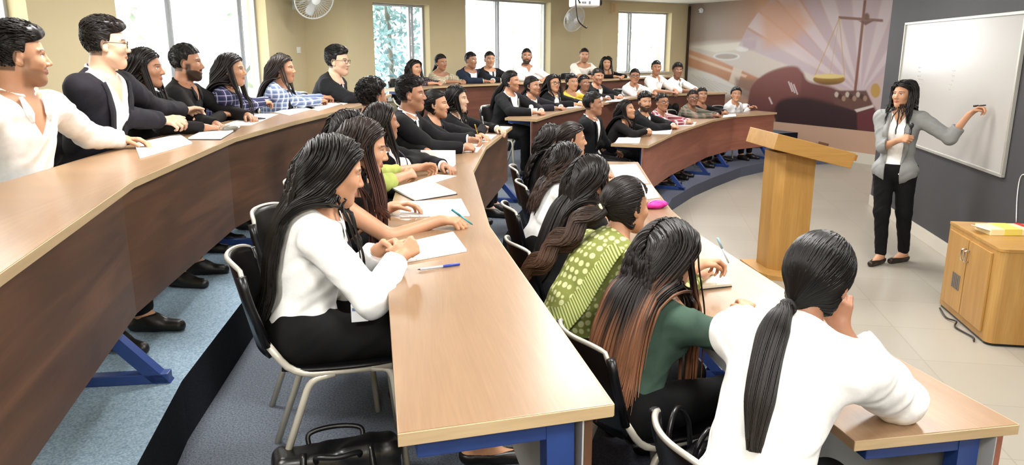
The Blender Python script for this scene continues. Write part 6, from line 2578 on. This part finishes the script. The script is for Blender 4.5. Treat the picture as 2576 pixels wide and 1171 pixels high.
def handbag(label, x, y, z, s, rz, straps, slump=0.02):
    t = thing('handbag', label, 'bag', (x, y, z), rz)
    sx, sy, sz = s

    def fn(p):
        q = p.copy()
        k = 1 - 0.35 * np.clip(p[:, 2] / sz, 0, 1)
        q[:, 1] = q[:, 1] / k
        d = soft_box(q, np.array([0, 0, sz / 2]), (sx / 2, sy / 2, sz / 2), 0.035)
        return d * 0.8 - folds(p * 0.9, 0.006, 2.0) - slump * 0.3 * np.sin(p[:, 0] * 14)
    V, Q = skin_of(fn, np.array([-sx / 2 - .08, -sy / 2 - .1, -.03]), np.array([sx / 2 + .08, sy / 2 + .1, sz + .08]), 0.009)
    V[:, 2] = np.maximum(V[:, 2], 0.0)
    new_mesh('body', V, Q, m=LEATHER, parent=t)
    for k, (sd, hh, w) in enumerate(straps):
        tube('handle', smooth_path([(-w, sd * sy * 0.3, sz * 0.86), (-w * 0.95, sd * sy * 0.42, sz + hh * 0.6), (0, sd * sy * 0.5, sz + hh), (w * 0.95, sd * sy * 0.42, sz + hh * 0.55), (w, sd * sy * 0.3, sz * 0.86)], 26), 0.009, LEATHER, t)
    for sd in (1, -1):
        tube('buckle_strap', smooth_path([(sd * sx * 0.28, -sy * 0.5, sz * 0.35), (sd * sx * 0.27, -sy * 0.46, sz * 0.7), (sd * sx * 0.26, -sy * 0.24, sz + 0.005)], 10), 0.011, LEATHER, t)
        lathe('stud', [(0.001, 0.006), (0.007, 0.005), (0.009, 0.0), (0.001, 0.0)], CHROME, t, 12, Matrix.Translation((sd * sx * 0.28, -sy * 0.56, sz * 0.45)) @ Matrix.Rotation(PI / 2, 4, 'X'))
    return t


b0 = at(850, 1172, z=0.52)
handbag('large slouchy black leather handbag on the carpet beneath the nearest desk end', b0[0], b0[1], 0.401, (0.42, 0.18, 0.20), 0.28, ((1, 0.02, 0.09), (-1, 0.0, 0.07)))
b1 = at(1736, 1155, z=0.62)
handbag('black shoulder bag with looped strap hanging at the chair of the ponytailed person', b1[0], b1[1], 0.44, (0.22, 0.11, 0.20), 0.9, ((1, 0.14, 0.07), (-1, 0.10, 0.06)))


def pouch():
    p = at(1650, 520, z=D1 + 0.01)
    t = thing('pencil_pouch', 'bright pink pouch on the near front row desk', 'pouch', (p[0], p[1], D1), 0.5)
    fn = lambda q: ell(q, (0, 0, 0.022), (0.085, 0.05, 0.026)) - folds(q * 1.6, 0.006, 1.0)
    V, Q = skin_of(fn, np.array([-.13, -.1, -.03]), np.array([.13, .1, .08]), 0.006)
    V[:, 2] = np.maximum(V[:, 2], 0)
    new_mesh('body', V, Q, m=mat('pink cloth', 'c9218f', 0.6), parent=t)
    tube('zip', smooth_path([(-0.075, 0, 0.037), (0, 0.006, 0.052), (0.075, 0, 0.037)], 12), 0.0028, mat('zip', 'e6a6cf', 0.4), t)


pouch()


def bits():
    p = at(580, 324, z=D3 + 0.02)
    t = thing('spectacle_case', 'grey brown clam case on the back desk before the bearded black shirt wearer', 'case', (p[0], p[1], D3), 1.2)
    for k, nm in ((0, 'base'), (1, 'lid')):
        V, Q = skin_of(lambda q: ell(q, (0, 0.03 * k, 0.022), (0.065, 0.026, 0.022)), np.array([-.09, -.05, -.02]), np.array([.09, .08, .06]), 0.006)
        V[:, 2] = np.maximum(V[:, 2], 0)
        new_mesh(nm, V, Q, m=mat(('case grey', 'case tan')[k], ('6d6a60', '8d7a66')[k], 0.4), parent=t)
    p = at(640, 302, z=D3)
    t = thing('mobile_phone', 'black mobile phone on the back desk before the navy plaid shirt', 'phone', (p[0], p[1], D3 + 0.001), 1.1)
    box('casing', (0, 0, 0.005), (0.15, 0.075, 0.009), BLACK_P, t, 0, 0.003)
    box('screen', (0, 0, 0.0098), (0.14, 0.066, 0.001), mat('dark glass', '0a0c12', 0.08), t, 0, 0)
    p = at(1336, 288, z=D2)
    t = thing('tissue_box', 'small white tissue box at the aisle end of the far middle row desk', 'box', (p[0], p[1], D2), -0.4)
    box('carton', (0, 0, 0.035), (0.12, 0.12, 0.07), PLAIN, t, 0, 0.003)
    V, Q = skin_of(lambda q: ell(q, (0, 0, 0.085), (0.03, 0.012, 0.03)) - folds(q * 2, 0.006), np.array([-.07, -.05, .03]), np.array([.07, .05, .14]), 0.006)
    new_mesh('tissue', V, Q, m=PLAIN, parent=t)
    p = at(1400, 274, z=D2)
    t = thing('water_bottle', 'white bottle standing before the glasses wearer of the far middle row', 'bottle', (p[0], p[1], D2))
    lathe('body', [(0.001, 0), (0.028, 0.001), (0.03, 0.01), (0.03, 0.11), (0.014, 0.14), (0.013, 0.15), (0.001, 0.15)], WHITE_P, t, 18)
    lathe('cap', [(0.001, 0.15), (0.016, 0.15), (0.016, 0.172), (0.001, 0.172)], mat('bottle cap', 'd9c08a', 0.4), t, 16)
    p = at(1874, 268, z=D1)
    p2 = at(1874, 276, z=D1)
    t = thing('mug', 'pale mug behind the arm of the person at the mural end of the front row', 'mug', (p2[0], p2[1], D1))
    lathe('cup', [(0.001, 0), (0.036, 0.0), (0.04, 0.01), (0.04, 0.10), (0.036, 0.10), (0.035, 0.012), (0.001, 0.01)], WHITE_P, t, 20, closed=False)
    tube('handle', smooth_path([(0.038, 0, 0.08), (0.065, 0, 0.075), (0.065, 0, 0.03), (0.038, 0, 0.025)], 12), 0.005, WHITE_P, t)


bits()
